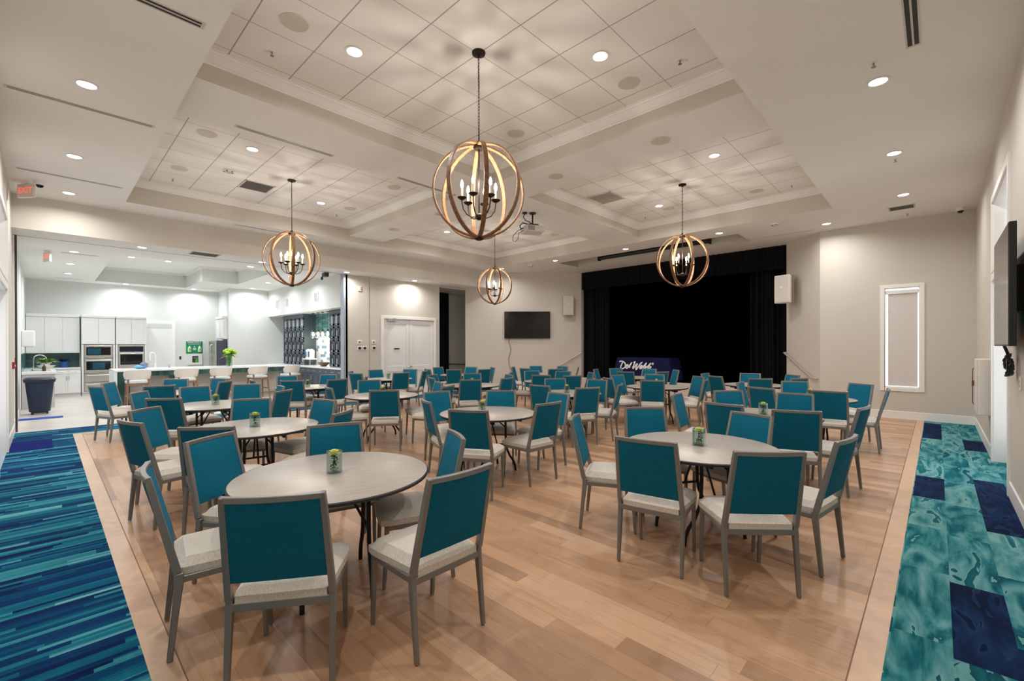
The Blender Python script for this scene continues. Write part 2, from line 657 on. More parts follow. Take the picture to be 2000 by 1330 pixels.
TX0, TX1, TX2, TX3 = 1.03, 5.31, 6.26, 10.5
TY0, TY1, TY2, TY3 = 1.465, 5.55, 6.58, 10.75
ceil_box('ceiling', [(XL, YR, ZC, TX0, YB, 4.9), (TX0, YR, ZC, TX3, TY0, 4.9), (TX0, TY3, ZC, TX3, YB, 4.9),
                     (TX3, YR, ZC, 11.38, YB, 4.9), (12.48, YR, ZC, 13.75, 11, 4.9), (11.38, YR, ZC, 12.48, 3.43, 4.9), (11.38, 8.79, ZC, 12.48, YB, 4.9)])
ceil_box('ceiling_beam', [(TX0, TY1, ZB, TX1, TY2, 4.9), (TX2, TY1, ZB, TX3, TY2, 4.9), (TX1, TY0, ZB, TX2, TY3, 4.9)])
b = MB(); b.box(11.3, 3.3, 4.78, 12.6, 8.9, 4.9)
struct(b.build('ceiling_recess', mat('recess_grey', (150, 148, 144), .8)))
TR = [(TX0, TY0, TX1, TY1), (TX0, TY2, TX1, TY3), (TX2, TY0, TX3, TY1), (TX2, TY2, TX3, TY3)]
k = 6
for x0, y0, x1, y1 in TR:
    b = MB(); b.box(x0 - .05, y0 - .05, ZT, x1 + .05, y1 + .05, ZT + .06)
    struct(b.build('ceiling_tile_panel', m_tiles((x0 + x1) / 2, (y0 + y1) / 2)))
    b = MB()
    prof = [(0, 0), (.012, 0), (.018, .018), (.03, .022), (.05, .045), (.085, .085), (.1, .092), (.108, .108), (.13, .112), (.13, .12), (0, .12)]
    rings = []
    for d, z in prof:
        rings.append([(x0 + d, y0 + d, ZT - .12 + z), (x1 - d, y0 + d, ZT - .12 + z), (x1 - d, y1 - d, ZT - .12 + z), (x0 + d, y1 - d, ZT - .12 + z)])
    n = len(prof)
    b.add([p for r_ in rings for p in r_], [(i * 4 + j, i * 4 + (j + 1) % 4, ((i + 1) % n) * 4 + (j + 1) % 4, ((i + 1) % n) * 4 + j) for i in range(n) for j in range(4)])
    struct(b.build('trim_%d' % k, TRIM)); k += 1

# baseboards
def base(name, boxes):
    b_ = MB()
    for q in boxes:
        b_.box(*q)
    return struct(b_.build(name, TRIM, bevel=.006))


base('baseboard_right', [(XL, YR, 0, 6.86, YR + .016, .17), (8.89, YR, 0, XW, YR + .016, .17)])
base('baseboard_window', [(XW - .016, YR, 0, XW, 1.98, .17)])
base('baseboard_left', [(XL, YR, 0, XL + .016, 8.06, .17), (XL, 10.09, 0, XL + .016, 12.3, .17)])
base('baseboard_door_side', [(6.02, YD - .016, 0, 7.1, YD, .17), (9.16, YD - .016, 0, 9.31, YD, .17)])
b = MB(); b.bar([(XW - .01, 1.97, .085), (13.4 - .01, 2.84, .085)], (0, 0, 1), .17, .02)
struct(b.build('baseboard_splay', TRIM))
b = MB(); b.bar([(10.5, 12.33, .085), (13.47, 9.36, .085)], (0, 0, 1), .17, .02)
struct(b.build('baseboard_screen_wall', TRIM))

# stage
b = MB(); b.box(13.5, 2.6, 0, 17.2, 9.6, .43)
struct(b.build('floor_stage', [mat('stage_front_cream', (206, 196, 184), .6), VOID]))
o = bpy.context.scene.objects['floor_stage']
for p in o.data.polygons:
    p.material_index = 1 if p.normal.z > .9 else 0
b = MB(); b.box(13.7, 1.6, 0, 17.2, 1.7, 4.8); b.box(13.75, 10.4, 0, 17.2, 10.5, 4.8); b.box(17.1, 1.6, 0, 17.2, 10.5, 4.8); b.box(13.75, 1.6, 4.5, 17.2, 10.5, 4.6)
struct(b.build('wall_stage', VOID))

# windows and doors -------------------------------------------------
def casing(x0, x1, z0, z1, wd, th, bottom=True):
    """picture-frame casing in the local xz plane, out along -y"""
    b_ = MB()
    b_.box(x0 - wd, -th, z0 - (wd if bottom else 0), x0, 0, z1 + wd)
    b_.box(x1, -th, z0 - (wd if bottom else 0), x1 + wd, 0, z1 + wd)
    b_.box(x0, -th, z1, x1, 0, z1 + wd)
    if bottom:
        b_.box(x0, -th, z0 - wd, x1, 0, z0)
    return b_


def placed(o_, loc, rz):
    o_.location = loc
    o_.rotation_euler = (0, 0, rz)
    return o_


# window_1: the narrow window of the stage-side wall (local x runs along -y)
wn = struct(placed(casing(-W1, -W0, WZ0, WZ1, .075, .02).build('window_1', TRIM, bevel=.003), (XW, 0, 0), -PI / 2))
b = MB()
for q in ((-W1, 0, WZ0, -W1 + .012, .15, WZ1), (-W0 - .012, 0, WZ0, -W0, .15, WZ1), (-W1, 0, WZ1 - .012, -W0, .15, WZ1), (-W1, 0, WZ0, -W0, .15, WZ0 + .02)):
    b.box(*q)
b.build('window_reveal', TRIM, wn)
b = MB(); b.box(-W1 + .012, .14, WZ0 + .02, -W0 - .012, .15, WZ1 - .012); b.build('pane', DAYW, wn)
b = MB(); b.box(-W1 + .055, .03, WZ0 + .03, -W0 - .03, .034, WZ1 - .1); b.build('roller_blind', mat('blind_fabric', (214, 208, 204), .85), wn)
b = MB(); b.box(-W1 + .014, .0, WZ1 - .13, -W0 - .014, .08, WZ1 - .045); b.build('blind_cassette', WHITE, wn, bevel=.01)


def bay(tagn, loc, rz, x0, x1, depth):
    """door with a transom window over it, local xz plane, room at -y"""
    d_ = struct(placed(casing(x0, x1, 0, 2.43, .09, .022, False).build('door_%d' % tagn, TRIM), loc, rz))
    b_ = MB()
    for q in ((x0, 0, 0, x0 + .012, depth, 2.43), (x1 - .012, 0, 0, x1, depth, 2.43), (x0, 0, 2.418, x1, depth, 2.43)):
        b_.box(*q)
    b_.build('jamb', TRIM, d_)
    b_ = MB(); b_.box(x0 + .012, depth - .02, 0, x1 - .012, depth, 2.418)
    b_.build('door_leaf', WHITE, d_)
    b_ = MB()
    for s in (0, 1):
        a, c = x0 + .1 + s * (x1 - x0) / 2, x0 + (s + 1) * (x1 - x0) / 2 - .1
        b_.box(a, depth - .026, .3, c, depth - .02, 2.28)
    b_.build('glazing', DAY, d_)
    w_ = struct(placed(casing(x0, x1, 2.63, 3.47, .09, .022).build('window_%d' % (tagn + 1), TRIM), loc, rz))
    b_ = MB()
    for q in ((x0, 0, 2.63, x0 + .012, depth, 3.47), (x1 - .012, 0, 2.63, x1, depth, 3.47), (x0, 0, 3.458, x1, depth, 3.47), (x0, 0, 2.63, x1, depth, 2.642)):
        b_.box(*q)
    b_.build('window_reveal', TRIM, w_)
    b_ = MB(); b_.box(x0 + .012, depth - .03, 2.642, x1 - .012, depth - .01, 3.458)
    b_.build('pane', DAY, w_)
    b_ = MB(); b_.box(x0 + .04, depth * .5, 2.66, x1 - .04, depth * .5 + .004, 3.36)
    b_.build('roller_blind', mat('blind_fabric_b', (206, 198, 190), .85), w_)
    return d_


bay(1, (0, YR, 0), PI, -8.8, -6.95, .24)
bay(2, (XL, 0, 0), PI / 2, 8.15, 10.0, .19)

# door_3: the pair of white panel doors
dr = struct(placed(casing(7.19, 9.07, 0, 2.43, .09, .024, False).build('door_3', TRIM, bevel=.003), (0, YD + .02, 0), 0))
for s, x0 in ((0, 7.19), (1, 8.13)):
    b = MB()
    x1 = x0 + .94
    y0, y1 = .03, .075
    st = .13
    b.box(x0 + .004, y0 + .012, .01, x1 - .004, y1, 2.42)
    for q in ((x0 + .004, .01, x0 + st, 2.42), (x1 - st, .01, x1 - .004, 2.42), (x0 + st, .01, x1 - st, .22), (x0 + st, .78, x1 - st, .95), (x0 + st, 2.27, x1 - st, 2.42)):
        b.box(q[0], y0, q[1], q[2], y0 + .012, q[3])
    dl = b.build('door_leaf', WHITE, dr, bevel=.002)
    b = MB()
    for z in (.35, 1.25, 2.15):
        b.box(x0 - .006 if s == 0 else x1 - .008, y0 - .006, z, x0 + .008 if s == 0 else x1 + .006, y0 + .004, z + .1)
    b.build('hinge', STEEL, dl)
b = MB(); b.tube([(8.09, .03, .92), (8.09, -.03, .92)], .011); b.tube([(8.09, -.035, .92), (7.98, -.035, .92)], .009)
b.tube([(8.17, .03, .92), (8.17, -.03, .92)], .011); b.lathe([(.0, -.03), (.028, -.03), (.03, 0), (.0, 0)], (8.17, -.02, .935), 14)
b.build('door_handle', STEEL, dr, smooth=True)
b = MB(); b.box(7.33, -.03, 2.355, 7.62, .03, 2.415)
b.bar([(7.5, -.02, 2.43), (7.44, -.2, 2.435), (7.6, -.05, 2.45)], (0, 0, 1), .012, .022)
b.build('door_closer', mat('silver_paint', (182, 180, 176), .35, .4), dr, bevel=.003)
b = MB(); b.box(7.57, .02, 1.475, 7.755, .03, 1.515); b.build('door_plaque', BLACKP, dr)

# ------------------------------------------------------------------ tables and chairs
def curve_y(u, z):
    """how far behind the seat origin the chair back stands at half-width u (-1..1), height z"""
    return -.185 - (z - .40) / .525 * .123 - .022 * (1 - u * u) * max(0, (z - .45) / .475)


def make_chair():
    t = thing('banquet_chair', '', 'chair')
    for sx in (-1, 1):
        b_ = MB()
        b_.bar([(sx * .221, -.225, 0), (sx * .221, -.205, .2), (sx * .22, -.187, .37), (sx * .219, -.185, .43)], (1, 0, 0), [.022, .026, .028, .028], [.026, .03, .038, .038])
        b_.build('leg', SEATF, t, bevel=.004)
    for sx in (-1, 1):
        b_ = MB()
        b_.bar([(sx * .205, .23, 0), (sx * .205, .218, .2), (sx * .205, .21, .40)], (1, 0, 0), [.022, .025, .028], [.022, .027, .03])
        b_.build('leg', SEATF, t, bevel=.004)
    b_ = MB()
    path = [(-.22, curve_y(1, .43), .43), (-.212, curve_y(1, .65), .65), (-.203, curve_y(1, .88), .88), (-.2, curve_y(1, .914), .914)]
    b_.bar(path[:3] + [(-.2, curve_y(1, .926), .926)], (1, 0, 0), [.028, .028, .027, .026], [.036, .033, .03, .028])
    b_.bar([(.22, curve_y(1, .43), .43), (.212, curve_y(1, .65), .65), (.203, curve_y(1, .88), .88), (.2, curve_y(1, .926), .926)], (1, 0, 0), [.028, .028, .027, .026], [.036, .033, .03, .028])
    top = [(-.2 + .4 * i / 10, curve_y(-1 + 2 * i / 10, .912), .912) for i in range(11)]
    b_.bar(top, (0, 0, 1), .028, .026)
    b_.build('back_frame', SEATF, t, bevel=.003)
    # upholstered panel
    b_ = MB()
    nu, nz = 9, 8
    fr, bk = [], []
    for j in range(nz):
        z = .515 + (.898 - .515) * j / (nz - 1)
        for i in range(nu):
            u = -1 + 2 * i / (nu - 1)
            hw = .206 - .017 * (z - .515) / .38
            e = min(1, (1 - abs(u)) * 5, (j + .0) * 1.4 + .0, (nz - 1 - j) * 1.4)
            y = curve_y(u * .95, z)
            fr.append((u * hw, y + .012 + .012 * e, z))
            bk.append((u * hw, y - .012 - .004 * e, z))
    n_ = nu * nz
    fs = []
    for j in range(nz - 1):
        for i in range(nu - 1):
            q = j * nu + i
            fs.append((q, q + 1, q + nu + 1, q + nu))
            fs.append((n_ + q, n_ + q + nu, n_ + q + nu + 1, n_ + q + 1))
    rim = list(range(nu)) + [j * nu + nu - 1 for j in range(1, nz)] + [(nz - 1) * nu + i for i in range(nu - 2, -1, -1)] + [j * nu for j in range(nz - 2, 0, -1)]
    for i in range(len(rim)):
        a_, c_ = rim[i], rim[(i + 1) % len(rim)]
        fs.append((a_, n_ + a_, n_ + c_, c_))
    b_.add(fr + bk, fs)
    b_.build('backrest', TEAL, t, smooth=True)
    b_ = MB()
    b_.bar([(-.21, -.19, .392), (.21, -.19, .392)], (0, 0, 1), .038, .024)
    b_.bar([(-.21, .212, .392), (.21, .212, .392)], (0, 0, 1), .034, .022)
    for sx in (-1, 1):
        b_.bar([(sx * .213, -.19, .392), (sx * .214, .21, .392)], (0, 0, 1), .034, .02)
    b_.build('seat_frame', SEATF, t, bevel=.003)
    # cushion
    b_ = MB()
    nx, ny = 11, 11
    tp, bt = [], []
    for j in range(ny):
        v_ = j / (ny - 1)
        y = -.20 + .46 * v_
        hw = .203 + .034 * v_
        for i in range(nx):
            u = -1 + 2 * i / (nx - 1)
            cr = min(1, (1 - abs(u)) / .16, v_ / .1, (1 - v_) / .13)
            cr = math.sin(max(0, cr) * PI / 2)
            rx = 1 - .07 * (max(0, (v_ - .82) / .18)) ** 2 - .04 * (max(0, (.1 - v_) / .1)) ** 2
            tp.append((u * hw * rx, y - .012 * (abs(u) ** 4) * (1 if v_ > .6 else 0), .445 + .036 * cr + .006 * math.cos(u * 1.4) * cr))
            bt.append((u * hw * rx, y - .012 * (abs(u) ** 4) * (1 if v_ > .6 else 0), .409))
    n_ = nx * ny
    fs = []
    for j in range(ny - 1):
        for i in range(nx - 1):
            q = j * nx + i
            fs.append((q, q + 1, q + nx + 1, q + nx))
            fs.append((n_ + q, n_ + q + nx, n_ + q + nx + 1, n_ + q + 1))
    rim = list(range(nx)) + [j * nx + nx - 1 for j in range(1, ny)] + [(ny - 1) * nx + i for i in range(nx - 2, -1, -1)] + [j * nx for j in range(ny - 2, 0, -1)]
    for i in range(len(rim)):
        a_, c_ = rim[i], rim[(i + 1) % len(rim)]
        fs.append((a_, n_ + a_, n_ + c_, c_))
    b_.add(tp + bt, fs)
    b_.build('seat', SEAT, t, smooth=True)
    return t


def make_table():
    t = thing('round_table', '', 'table')
    b_ = MB()
    b_.lathe([(.0, .712), (.600, .712), (.604, .729), (.598, .7315), (.0, .7315)], seg=64)
    b_.build('tabletop', LAM, t, smooth=True)
    b_ = MB()
    pr = [(.600, .706), (.609, .708), (.611, .724), (.6045, .7305), (.601, .728), (.598, .709)]
    n_, sg = len(pr), 64
    vs = [(r_ * math.cos(2 * PI * k_ / sg), r_ * math.sin(2 * PI * k_ / sg), z_) for r_, z_ in pr for k_ in range(sg)]
    b_.add(vs, [(i * sg + k_, i * sg + (k_ + 1) % sg, ((i + 1) % n_) * sg + (k_ + 1) % sg, ((i + 1) % n_) * sg + k_) for i in range(n_) for k_ in range(sg)])
    b_.build('edge_band', EDGE, t, smooth=True)
    b_ = MB()
    for y in (-.2, .2):
        b_.box(-.42, y - .012, .655, .42, y + .012, .712)
    for x in (-.2, .2):
        b_.box(x - .02, -.42, .65, x + .02, .42, .71)
    b_.build('apron', BLACKM, t)
    for sx in (-1, 1):
        for sy in (-1, 1):
            b_ = MB()
            pts = [(sx * .2, sy * .125, .7), (sx * .2, sy * .125, .5), (sx * .2, sy * .13, .38), (sx * .2, sy * .145, .29), (sx * .2, sy * .19, .2), (sx * .2, sy * .245, .13), (sx * .2, sy * .272, .07), (sx * .2, sy * .28, 0)]
            b_.tube(pts, .0145, 8)
            b_.build('leg', BLACKM, t, smooth=True)
    for sx in (-1, 1):
        b_ = MB()
        b_.tube([(sx * .2, -.13, .36), (sx * .2, .13, .36)], .011, 8)
        b_.tube([(sx * .2, 0, .36), (sx * .11, 0, .55), (sx * .04, 0, .68)], .009, 8)
        b_.tube([(sx * .2, -.125, .56), (sx * .08, -.02, .69)], .008, 6)
        b_.tube([(sx * .2, .125, .56), (sx * .08, .02, .69)], .008, 6)
        b_.build('brace', BLACKM, t, smooth=True)
    return t


def leaf(b_, p, d, ln, wd, mat_=0, droop=.3):
    p, d = Vector(p), Vector(d).normalized()
    sd = d.cross(Vector((0, 0, 1)))
    sd = sd.normalized() if sd.length > .01 else Vector((1, 0, 0))
    nr = sd.cross(d).normalized()
    L, C_, R = [], [], []
    for i in range(5):
        q = i / 4
        c_ = p + d * ln * q - Vector((0, 0, 1)) * droop * ln * q * q
        w_ = wd * math.sin(PI * min(1, q * .92 + .04)) * (1 if q < .6 else 1.1 - .2 * q)
        L.append(c_ - sd * w_ / 2 + nr * w_ * .12)
        C_.append(c_)
        R.append(c_ + sd * w_ / 2 + nr * w_ * .12)
    fs = []
    for i in range(4):
        fs += [(i, 5 + i, 6 + i, i + 1), (5 + i, 10 + i, 11 + i, 6 + i)]
    b_.add(L + C_ + R, fs, mat_)


def make_vase(seed, square=False):
    rr = random.Random(seed)
    t = thing('flower_vase', '', 'vase')
    b_ = MB()
    if square:
        pr = [(.062, 0), (.062, .142), (.058, .142), (.058, .012), (.0, .012)]
        b_.lathe(pr, seg=4)
        b_.xform(Matrix.Rotation(PI / 4 + .15, 4, 'Z'))
        b_.build('glass', GLASS, t)
    else:
        b_.lathe([(.047, 0), (.05, .004), (.05, .142), (.047, .142), (.047, .012), (.0, .012)], seg=24)
        b_.build('glass', GLASS, t, smooth=True)
    b_ = MB()
    for i in range(16):
        a_, r_ = rr.uniform(0, 6.28), rr.uniform(0, .031)
        b_.ball((r_ * math.cos(a_), r_ * math.sin(a_), .021 + rr.uniform(0, .006)), .008, 6, 4, .8)
    b_.build('pebbles', PEBB, t, smooth=True)['kind'] = 'stuff'
    b_ = MB()
    b_.tube([(.004, 0, .02), (-.004, .006, .06), (.003, 0, .1)], .0035, 6)
    for i in range(26):
        a_ = rr.uniform(0, 6.28)
        z = rr.uniform(.03, .115)
        leaf(b_, (.004 * math.cos(a_), .004 * math.sin(a_), z), (math.cos(a_), math.sin(a_), rr.uniform(.1, .9)), rr.uniform(.028, .038), rr.uniform(.016, .024), 0, .5)
    b_.build('leaves', LEAF, t, smooth=True)
    b_ = MB()
    for ring, (r0, zz, n_) in enumerate(((.046, .13, 16), (.036, .142, 13), (.022, .152, 9), (.008, .157, 5))):
        for i in range(n_):
            a_ = 2 * PI * (i + ring * .5) / n_ + rr.uniform(-.1, .1)
            leaf(b_, (r0 * .25 * math.cos(a_), r0 * .25 * math.sin(a_), zz - .012), (math.cos(a_), math.sin(a_), .5 + ring * .5), r0 * .95, .014, 0, .25)
    b_.ball((0, 0, .13), .026, 10, 6, .8)
    b_.build('bloom', BLOOM, t, smooth=True)
    return t


# table centre, turn of its legs, row, place in the row, vase offset or None, chairs: place on the floor and the way they face
ROWS = ['the row along the striped carpet', 'the second row from the striped carpet', 'the third row from the striped carpet', 'the fourth row from the striped carpet', 'the row along the stage']
ORD = ['first', 'second', 'third', 'last']
TABLES = [
    ((1.32, 2.89), 2.79, 0, 0, (0.01, 0.02), [(0.673, 2.952, -0.126), (0.858, 2.331, 0.954), (1.479, 2.078, 1.573), (1.799, 2.676, 2.721), (1.570, 3.325, -1.867), (0.987, 3.503, -0.973)]),
    ((3.8, 1.45), 1.00, 1, 0, (0.0, 0.0), [(3.466, 2.114, -1.111), (3.142, 1.500, 0.167), (3.253, 0.935, 0.721), (3.874, 0.755, 1.426), (4.108, 1.987, -2.326), (4.305, 1.370, 2.797)]),
    ((1.53, 5.19), 1.40, 0, 1, (-0.01, 0.0), [(1.088, 4.476, 0.873), (0.799, 5.122, 0.275), (0.939, 5.762, -0.760), (1.626, 5.843, -2.023), (2.039, 5.303, -2.923), (1.847, 4.500, 2.247)]),
    ((1.71, 7.6), 2.71, 0, 2, (0.0, 0.0), [(1.222, 7.232, 0.855), (1.166, 8.040, -0.600), (1.688, 8.391, -1.515), (2.273, 8.303, -1.983), (2.221, 7.172, 2.265), (2.340, 7.744, -3.242)]),
    ((3.86, 4.1), 1.40, 1, 1, (-0.01, 0.1), [(3.405, 4.274, -0.385), (3.211, 3.567, 0.497), (3.956, 3.488, 1.518), (4.544, 3.794, 2.962), (4.325, 4.375, -2.443), (3.785, 4.835, -1.716)]),
    ((4.0, 6.9), 1.27, 1, 2, (0.0, 0.0), [(3.373, 6.853, -0.185), (3.635, 6.147, 0.928), (4.168, 7.573, -1.942), (4.574, 6.550, 2.816), (4.373, 6.004, 1.978)]),
    ((3.78, 9.5), 2.79, 1, 3, (0.0, 0.0), [(3.083, 9.611, -0.105), (3.425, 9.114, 0.907), (3.656, 10.041, -1.617), (4.230, 9.916, -2.575), (3.956, 8.842, 1.634), (4.523, 9.069, 2.578)]),
    ((6.45, 4.8), 0.04, 2, 1, (0.0, 0.0), [(5.919, 4.743, 0.025), (5.930, 4.185, 1.109), (6.560, 4.135, 1.928), (6.978, 4.670, 3.221), (6.775, 5.243, -2.278)]),
    ((6.15, 10.3), 0.26, 2, 3, (0.0, 0.0), [(6.067, 9.803, 1.434), (6.283, 10.905, -1.596), (5.690, 10.777, -0.697), (5.457, 10.211, 0.265), (6.848, 10.578, -2.565), (6.680, 9.956, 2.247)]),
    ((6.38, 7.28), 0.70, 2, 2, (0.0, 0.0), [(6.914, 7.065, 2.759), (6.381, 6.568, 1.735), (5.812, 6.758, 1.025), (6.130, 7.930, -1.159), (5.785, 7.432, -0.356), (6.781, 7.770, -2.367)]),
    ((6.03, 1.53), 1.66, 2, 0, (0.0, 0.0), [(5.812, 2.192, -1.444), (6.529, 1.942, -2.334), (6.621, 1.360, 3.193), (5.498, 1.678, -0.118), (5.409, 1.118, 0.381), (5.957, 0.853, 1.439)]),
    ((8.45, 1.47), 1.61, 3, 0, (0.0, 0.0), [(7.849, 1.843, -0.355), (9.009, 1.723, -2.717), (9.179, 1.098, 2.525), (8.486, 0.828, 1.602), (7.949, 1.154, 0.176), (8.415, 2.192, -1.522)]),
    ((8.7, 4.18), 2.53, 3, 1, (0.05, 0.03), [(8.654, 4.797, -1.721), (8.047, 4.611, -0.565), (8.085, 3.979, 0.481), (9.190, 4.451, -2.631), (9.188, 3.799, 2.450), (8.661, 3.495, 1.796)]),
    ((8.45, 10.15), 1.88, 3, 3, (0.0, 0.0), [(7.769, 10.363, -0.232), (8.369, 10.794, -1.445), (8.055, 9.852, 0.591), (8.876, 10.392, -2.796), (8.539, 9.474, 1.441), (9.051, 9.839, 2.668)]),
    ((8.33, 6.72), 2.18, 3, 2, (-0.02, 0.03), [(7.827, 6.521, 0.635), (8.618, 7.376, -2.044), (8.844, 6.834, -2.902), (8.060, 6.002, 1.066), (8.877, 6.241, 2.464), (7.989, 7.242, -0.992)]),
    ((10.85, 5.85), 1.13, 4, 1, None, [(11.157, 6.386, -1.983), (10.317, 5.725, 0.285), (11.371, 5.823, 3.142), (10.685, 5.227, 1.287), (11.391, 5.249, 2.324), (10.581, 6.529, -1.281)]),
    ((10.5, 2.83), 1.40, 4, 0, None, [(10.983, 3.062, -2.906), (9.916, 2.645, 0.510), (11.051, 2.485, 2.399), (10.358, 2.214, 1.033), (10.047, 3.238, -0.549), (10.568, 3.594, -1.620)]),
    ((1.62, 10.2), 2.79, 0, 3, None, [(0.858, 10.090, 0.371), (1.050, 10.654, -0.507), (1.365, 9.673, 1.400), (1.676, 10.762, -2.019), (2.080, 9.778, 2.419), (2.164, 10.436, -2.729)]),
    ((10.45, 8.6), 3.10, 4, 2, None, [(10.107, 9.192, -1.039), (9.897, 8.619, -0.046), (10.825, 9.181, -2.173), (10.067, 8.009, 0.996), (11.043, 8.603, 3.142), (10.825, 8.020, 2.173)]),
]
TWELVE = {0: 'stage', 30: 'stage, slightly kitchen', 60: 'kitchen, slightly stage', 90: 'kitchen', 120: 'kitchen, slightly striped-carpet', 150: 'striped-carpet, slightly kitchen',
          180: 'striped-carpet', 210: 'striped-carpet, slightly marbled-carpet', 240: 'marbled-carpet, slightly striped-carpet', 270: 'marbled-carpet', 300: 'marbled-carpet, slightly stage', 330: 'stage, slightly marbled-carpet'}
chair0 = table0 = None
vase0 = {}
for ti, ((cx, cy_), trn, row, nth, voff, chs) in enumerate(TABLES):
    last = row == 4 and nth == 2
    where = '%s table of %s' % ('last' if last else ORD[nth], ROWS[row])
    tl = 'round taupe table with black legs, %s' % where
    if table0 is None:
        table0 = make_table()
        table0.location = (cx, cy_, 0); table0.rotation_euler = (0, 0, trn)
        tb = table0
    else:
        tb = dup(table0, (cx, cy_, 0), trn)
    tag(tb, tl, 'table', 'round tables set out in rows')
    if voff is not None:
        sq = ti == 1
        if (sq, ti % 3) not in vase0:
            vase0[(sq, ti % 3)] = vs_ = make_vase(ti + 3, sq)
            vs_.location = (cx + voff[0], cy_ + voff[1], .7315)
        else:
            vs_ = dup(vase0[(sq, ti % 3)], (cx + voff[0], cy_ + voff[1], .7315), ti * 1.1)
        tag(vs_, 'small glass flower vase, %s' % where, 'vase', 'flower vases on the round tables')
    angs = [math.degrees(math.atan2(oy - cy_, ox - cx)) % 360 for ox, oy, face in chs]
    order = sorted(range(len(chs)), key=lambda i: angs[i])
    names = {}
    # one of twelve clock-like places, each used once
    for i in order:
        c_ = int(round(angs[i] / 30.0)) % 12 * 30
        if c_ in names.values():
            alt = sorted(((abs((angs[i] - q + 180) % 360 - 180), q) for q in range(0, 360, 30) if q not in names.values()))
            c_ = alt[0][1]
        names[i] = c_
    for i, (ox, oy, face) in enumerate(chs):
        lab = 'teal chair, %s side, %s' % (TWELVE[names[i]], where)
        if chair0 is None:
            chair0 = make_chair()
            c_ = chair0
            c_.location = (ox, oy, 0.004); c_.rotation_euler = (0, 0, face - PI / 2)
        else:
            c_ = dup(chair0, (ox, oy, 0.004), face - PI / 2)
        tag(c_, lab, 'chair', 'banquet chairs at the round tables')

# ------------------------------------------------------------------ chandeliers
def make_chandelier():
    t = thing('orb_chandelier', '', 'chandelier')     # origin at the centre of the orb
    R = .49
    for k_ in range(4):
        b_ = MB()
        a_ = k_ * PI / 4 + .2
        r_ = R - .012 * (k_ % 2)
        n_ = 56
        d = Vector((math.cos(a_), math.sin(a_), 0))
        tn = Vector((-math.sin(a_), math.cos(a_), 0))
        pts = [d * r_ * math.sin(2 * PI * i / n_) + Vector((0, 0, -r_ * math.cos(2 * PI * i / n_))) for i in range(n_)]
        b_.bar(pts, tuple(tn), .046, .018, closed=True)
        b_.build('ring', RINGW, t, bevel=.003)
    b_ = MB()
    b_.lathe([(.0, -.515), (.03, -.515), (.05, -.5), (.05, -.49), (.0, -.49)], seg=16)
    b_.lathe([(.0, .44), (.05, .44), (.06, .455), (.06, .475), (.03, .49), (.012, .53), (.0, .53)], seg=16)
    b_.tube([(0, 0, .45), (0, 0, -.24)], .008, 8)
    b_.lathe([(.0, -.3), (.02, -.3), (.036, -.285), (.036, -.25), (.02, -.235), (.0, -.235)], seg=16)
    b_.build('stem', BRONZE, t, smooth=True)
    for k_ in range(6):
        a_ = k_ * PI / 3 + .5
        c_, s_ = math.cos(a_), math.sin(a_)
        b_ = MB()
        b_.tube([(c_ * r_, s_ * r_, z) for r_, z in ((.03, -.27), (.08, -.275), (.13, -.25), (.165, -.2), (.178, -.14), (.18, -.1))], .0065, 8)
        b_.lathe([(.0, -.108), (.012, -.106), (.042, -.088), (.05, -.078), (.0, -.082)], (c_ * .18, s_ * .18, 0), 16)
        ar = b_.build('arm', BRONZE, t, smooth=True)
        b_ = MB()
        b_.lathe([(.011, -.082), (.011, .02), (.0, .02)], (c_ * .18, s_ * .18, 0), 12)
        b_.build('candle_sleeve', mat('ivory_sleeve', (226, 214, 196), .5) if k_ == 0 else bpy.data.materials['ivory_sleeve'], ar, smooth=True)
        b_ = MB()
        b_.lathe([(.0, .02), (.01, .022), (.017, .045), (.015, .07), (.006, .098), (.0, .106)], (c_ * .18, s_ * .18, 0), 12)
        b_.build('bulb', BULB, ar, smooth=True)
    b_ = MB()
    ztop = ZT - 3.2
    z = .52
    i = 0
    while z < ztop - .05:
        sgn = i % 2
        pts = []
        for q in range(10):
            g = 2 * PI * q / 10
            u, v_ = .009 * math.cos(g), .021 * math.sin(g)
            pts.append((u, 0, z + .021 + v_) if sgn else (0, u, z + .021 + v_))
        b_.tube(pts, .0028, 5, closed=True)
        z += .033
        i += 1
    b_.tube([(.004, .004, .5), (.005, -.004, .9), (-.004, .004, ztop - .02)], .0022, 5)
    b_.build('chain', BRONZE, t, smooth=True)
    b_ = MB()
    b_.lathe([(.0, ztop - .045), (.014, ztop - .045), (.02, ztop - .028), (.068, ztop - .02), (.072, ztop), (.0, ztop)], seg=28)
    b_.build('canopy', BRONZE, t, smooth=True)
    return t


def bulbs(t):
    for k_ in range(6):
        a_ = k_ * PI / 3 + .5
        l = bpy.data.lights.get('candle_light') or bpy.data.lights.new('candle_light', 'POINT')
        l.energy = P_BULB
        l.color = WARM
        l.shadow_soft_size = .02
        o_ = bpy.data.objects.new('candle_light', l)
        COL.objects.link(o_)
        o_.parent = t
        o_.location = (math.cos(a_) * .18, math.sin(a_) * .18, .13)


ch0 = None
for (x, y), rz, lab in (((3.16, 3.49), 0, 'wooden orb chandelier nearest the camera, largest in view'), ((3.17, 8.67), .3, 'wooden orb chandelier before the kitchen opening'),
                        ((8.44, 3.53), .55, 'wooden orb chandelier in front of the black stage curtain'), ((8.37, 8.62), .15, 'farthest, smallest-looking wooden orb chandelier near the wall screen')):
    if ch0 is None:
        ch0 = make_chandelier()
        ch0.location = (x, y, 3.2)
        c_ = ch0
    else:
        c_ = dup(ch0, (x, y, 3.2), rz)
    tag(c_, lab, 'chandelier', 'orb chandeliers')
    c_['_l'] = 1
for o in [q for q in COL.objects if q.get('_l')]:
    del o['_l']
    bulbs(o)

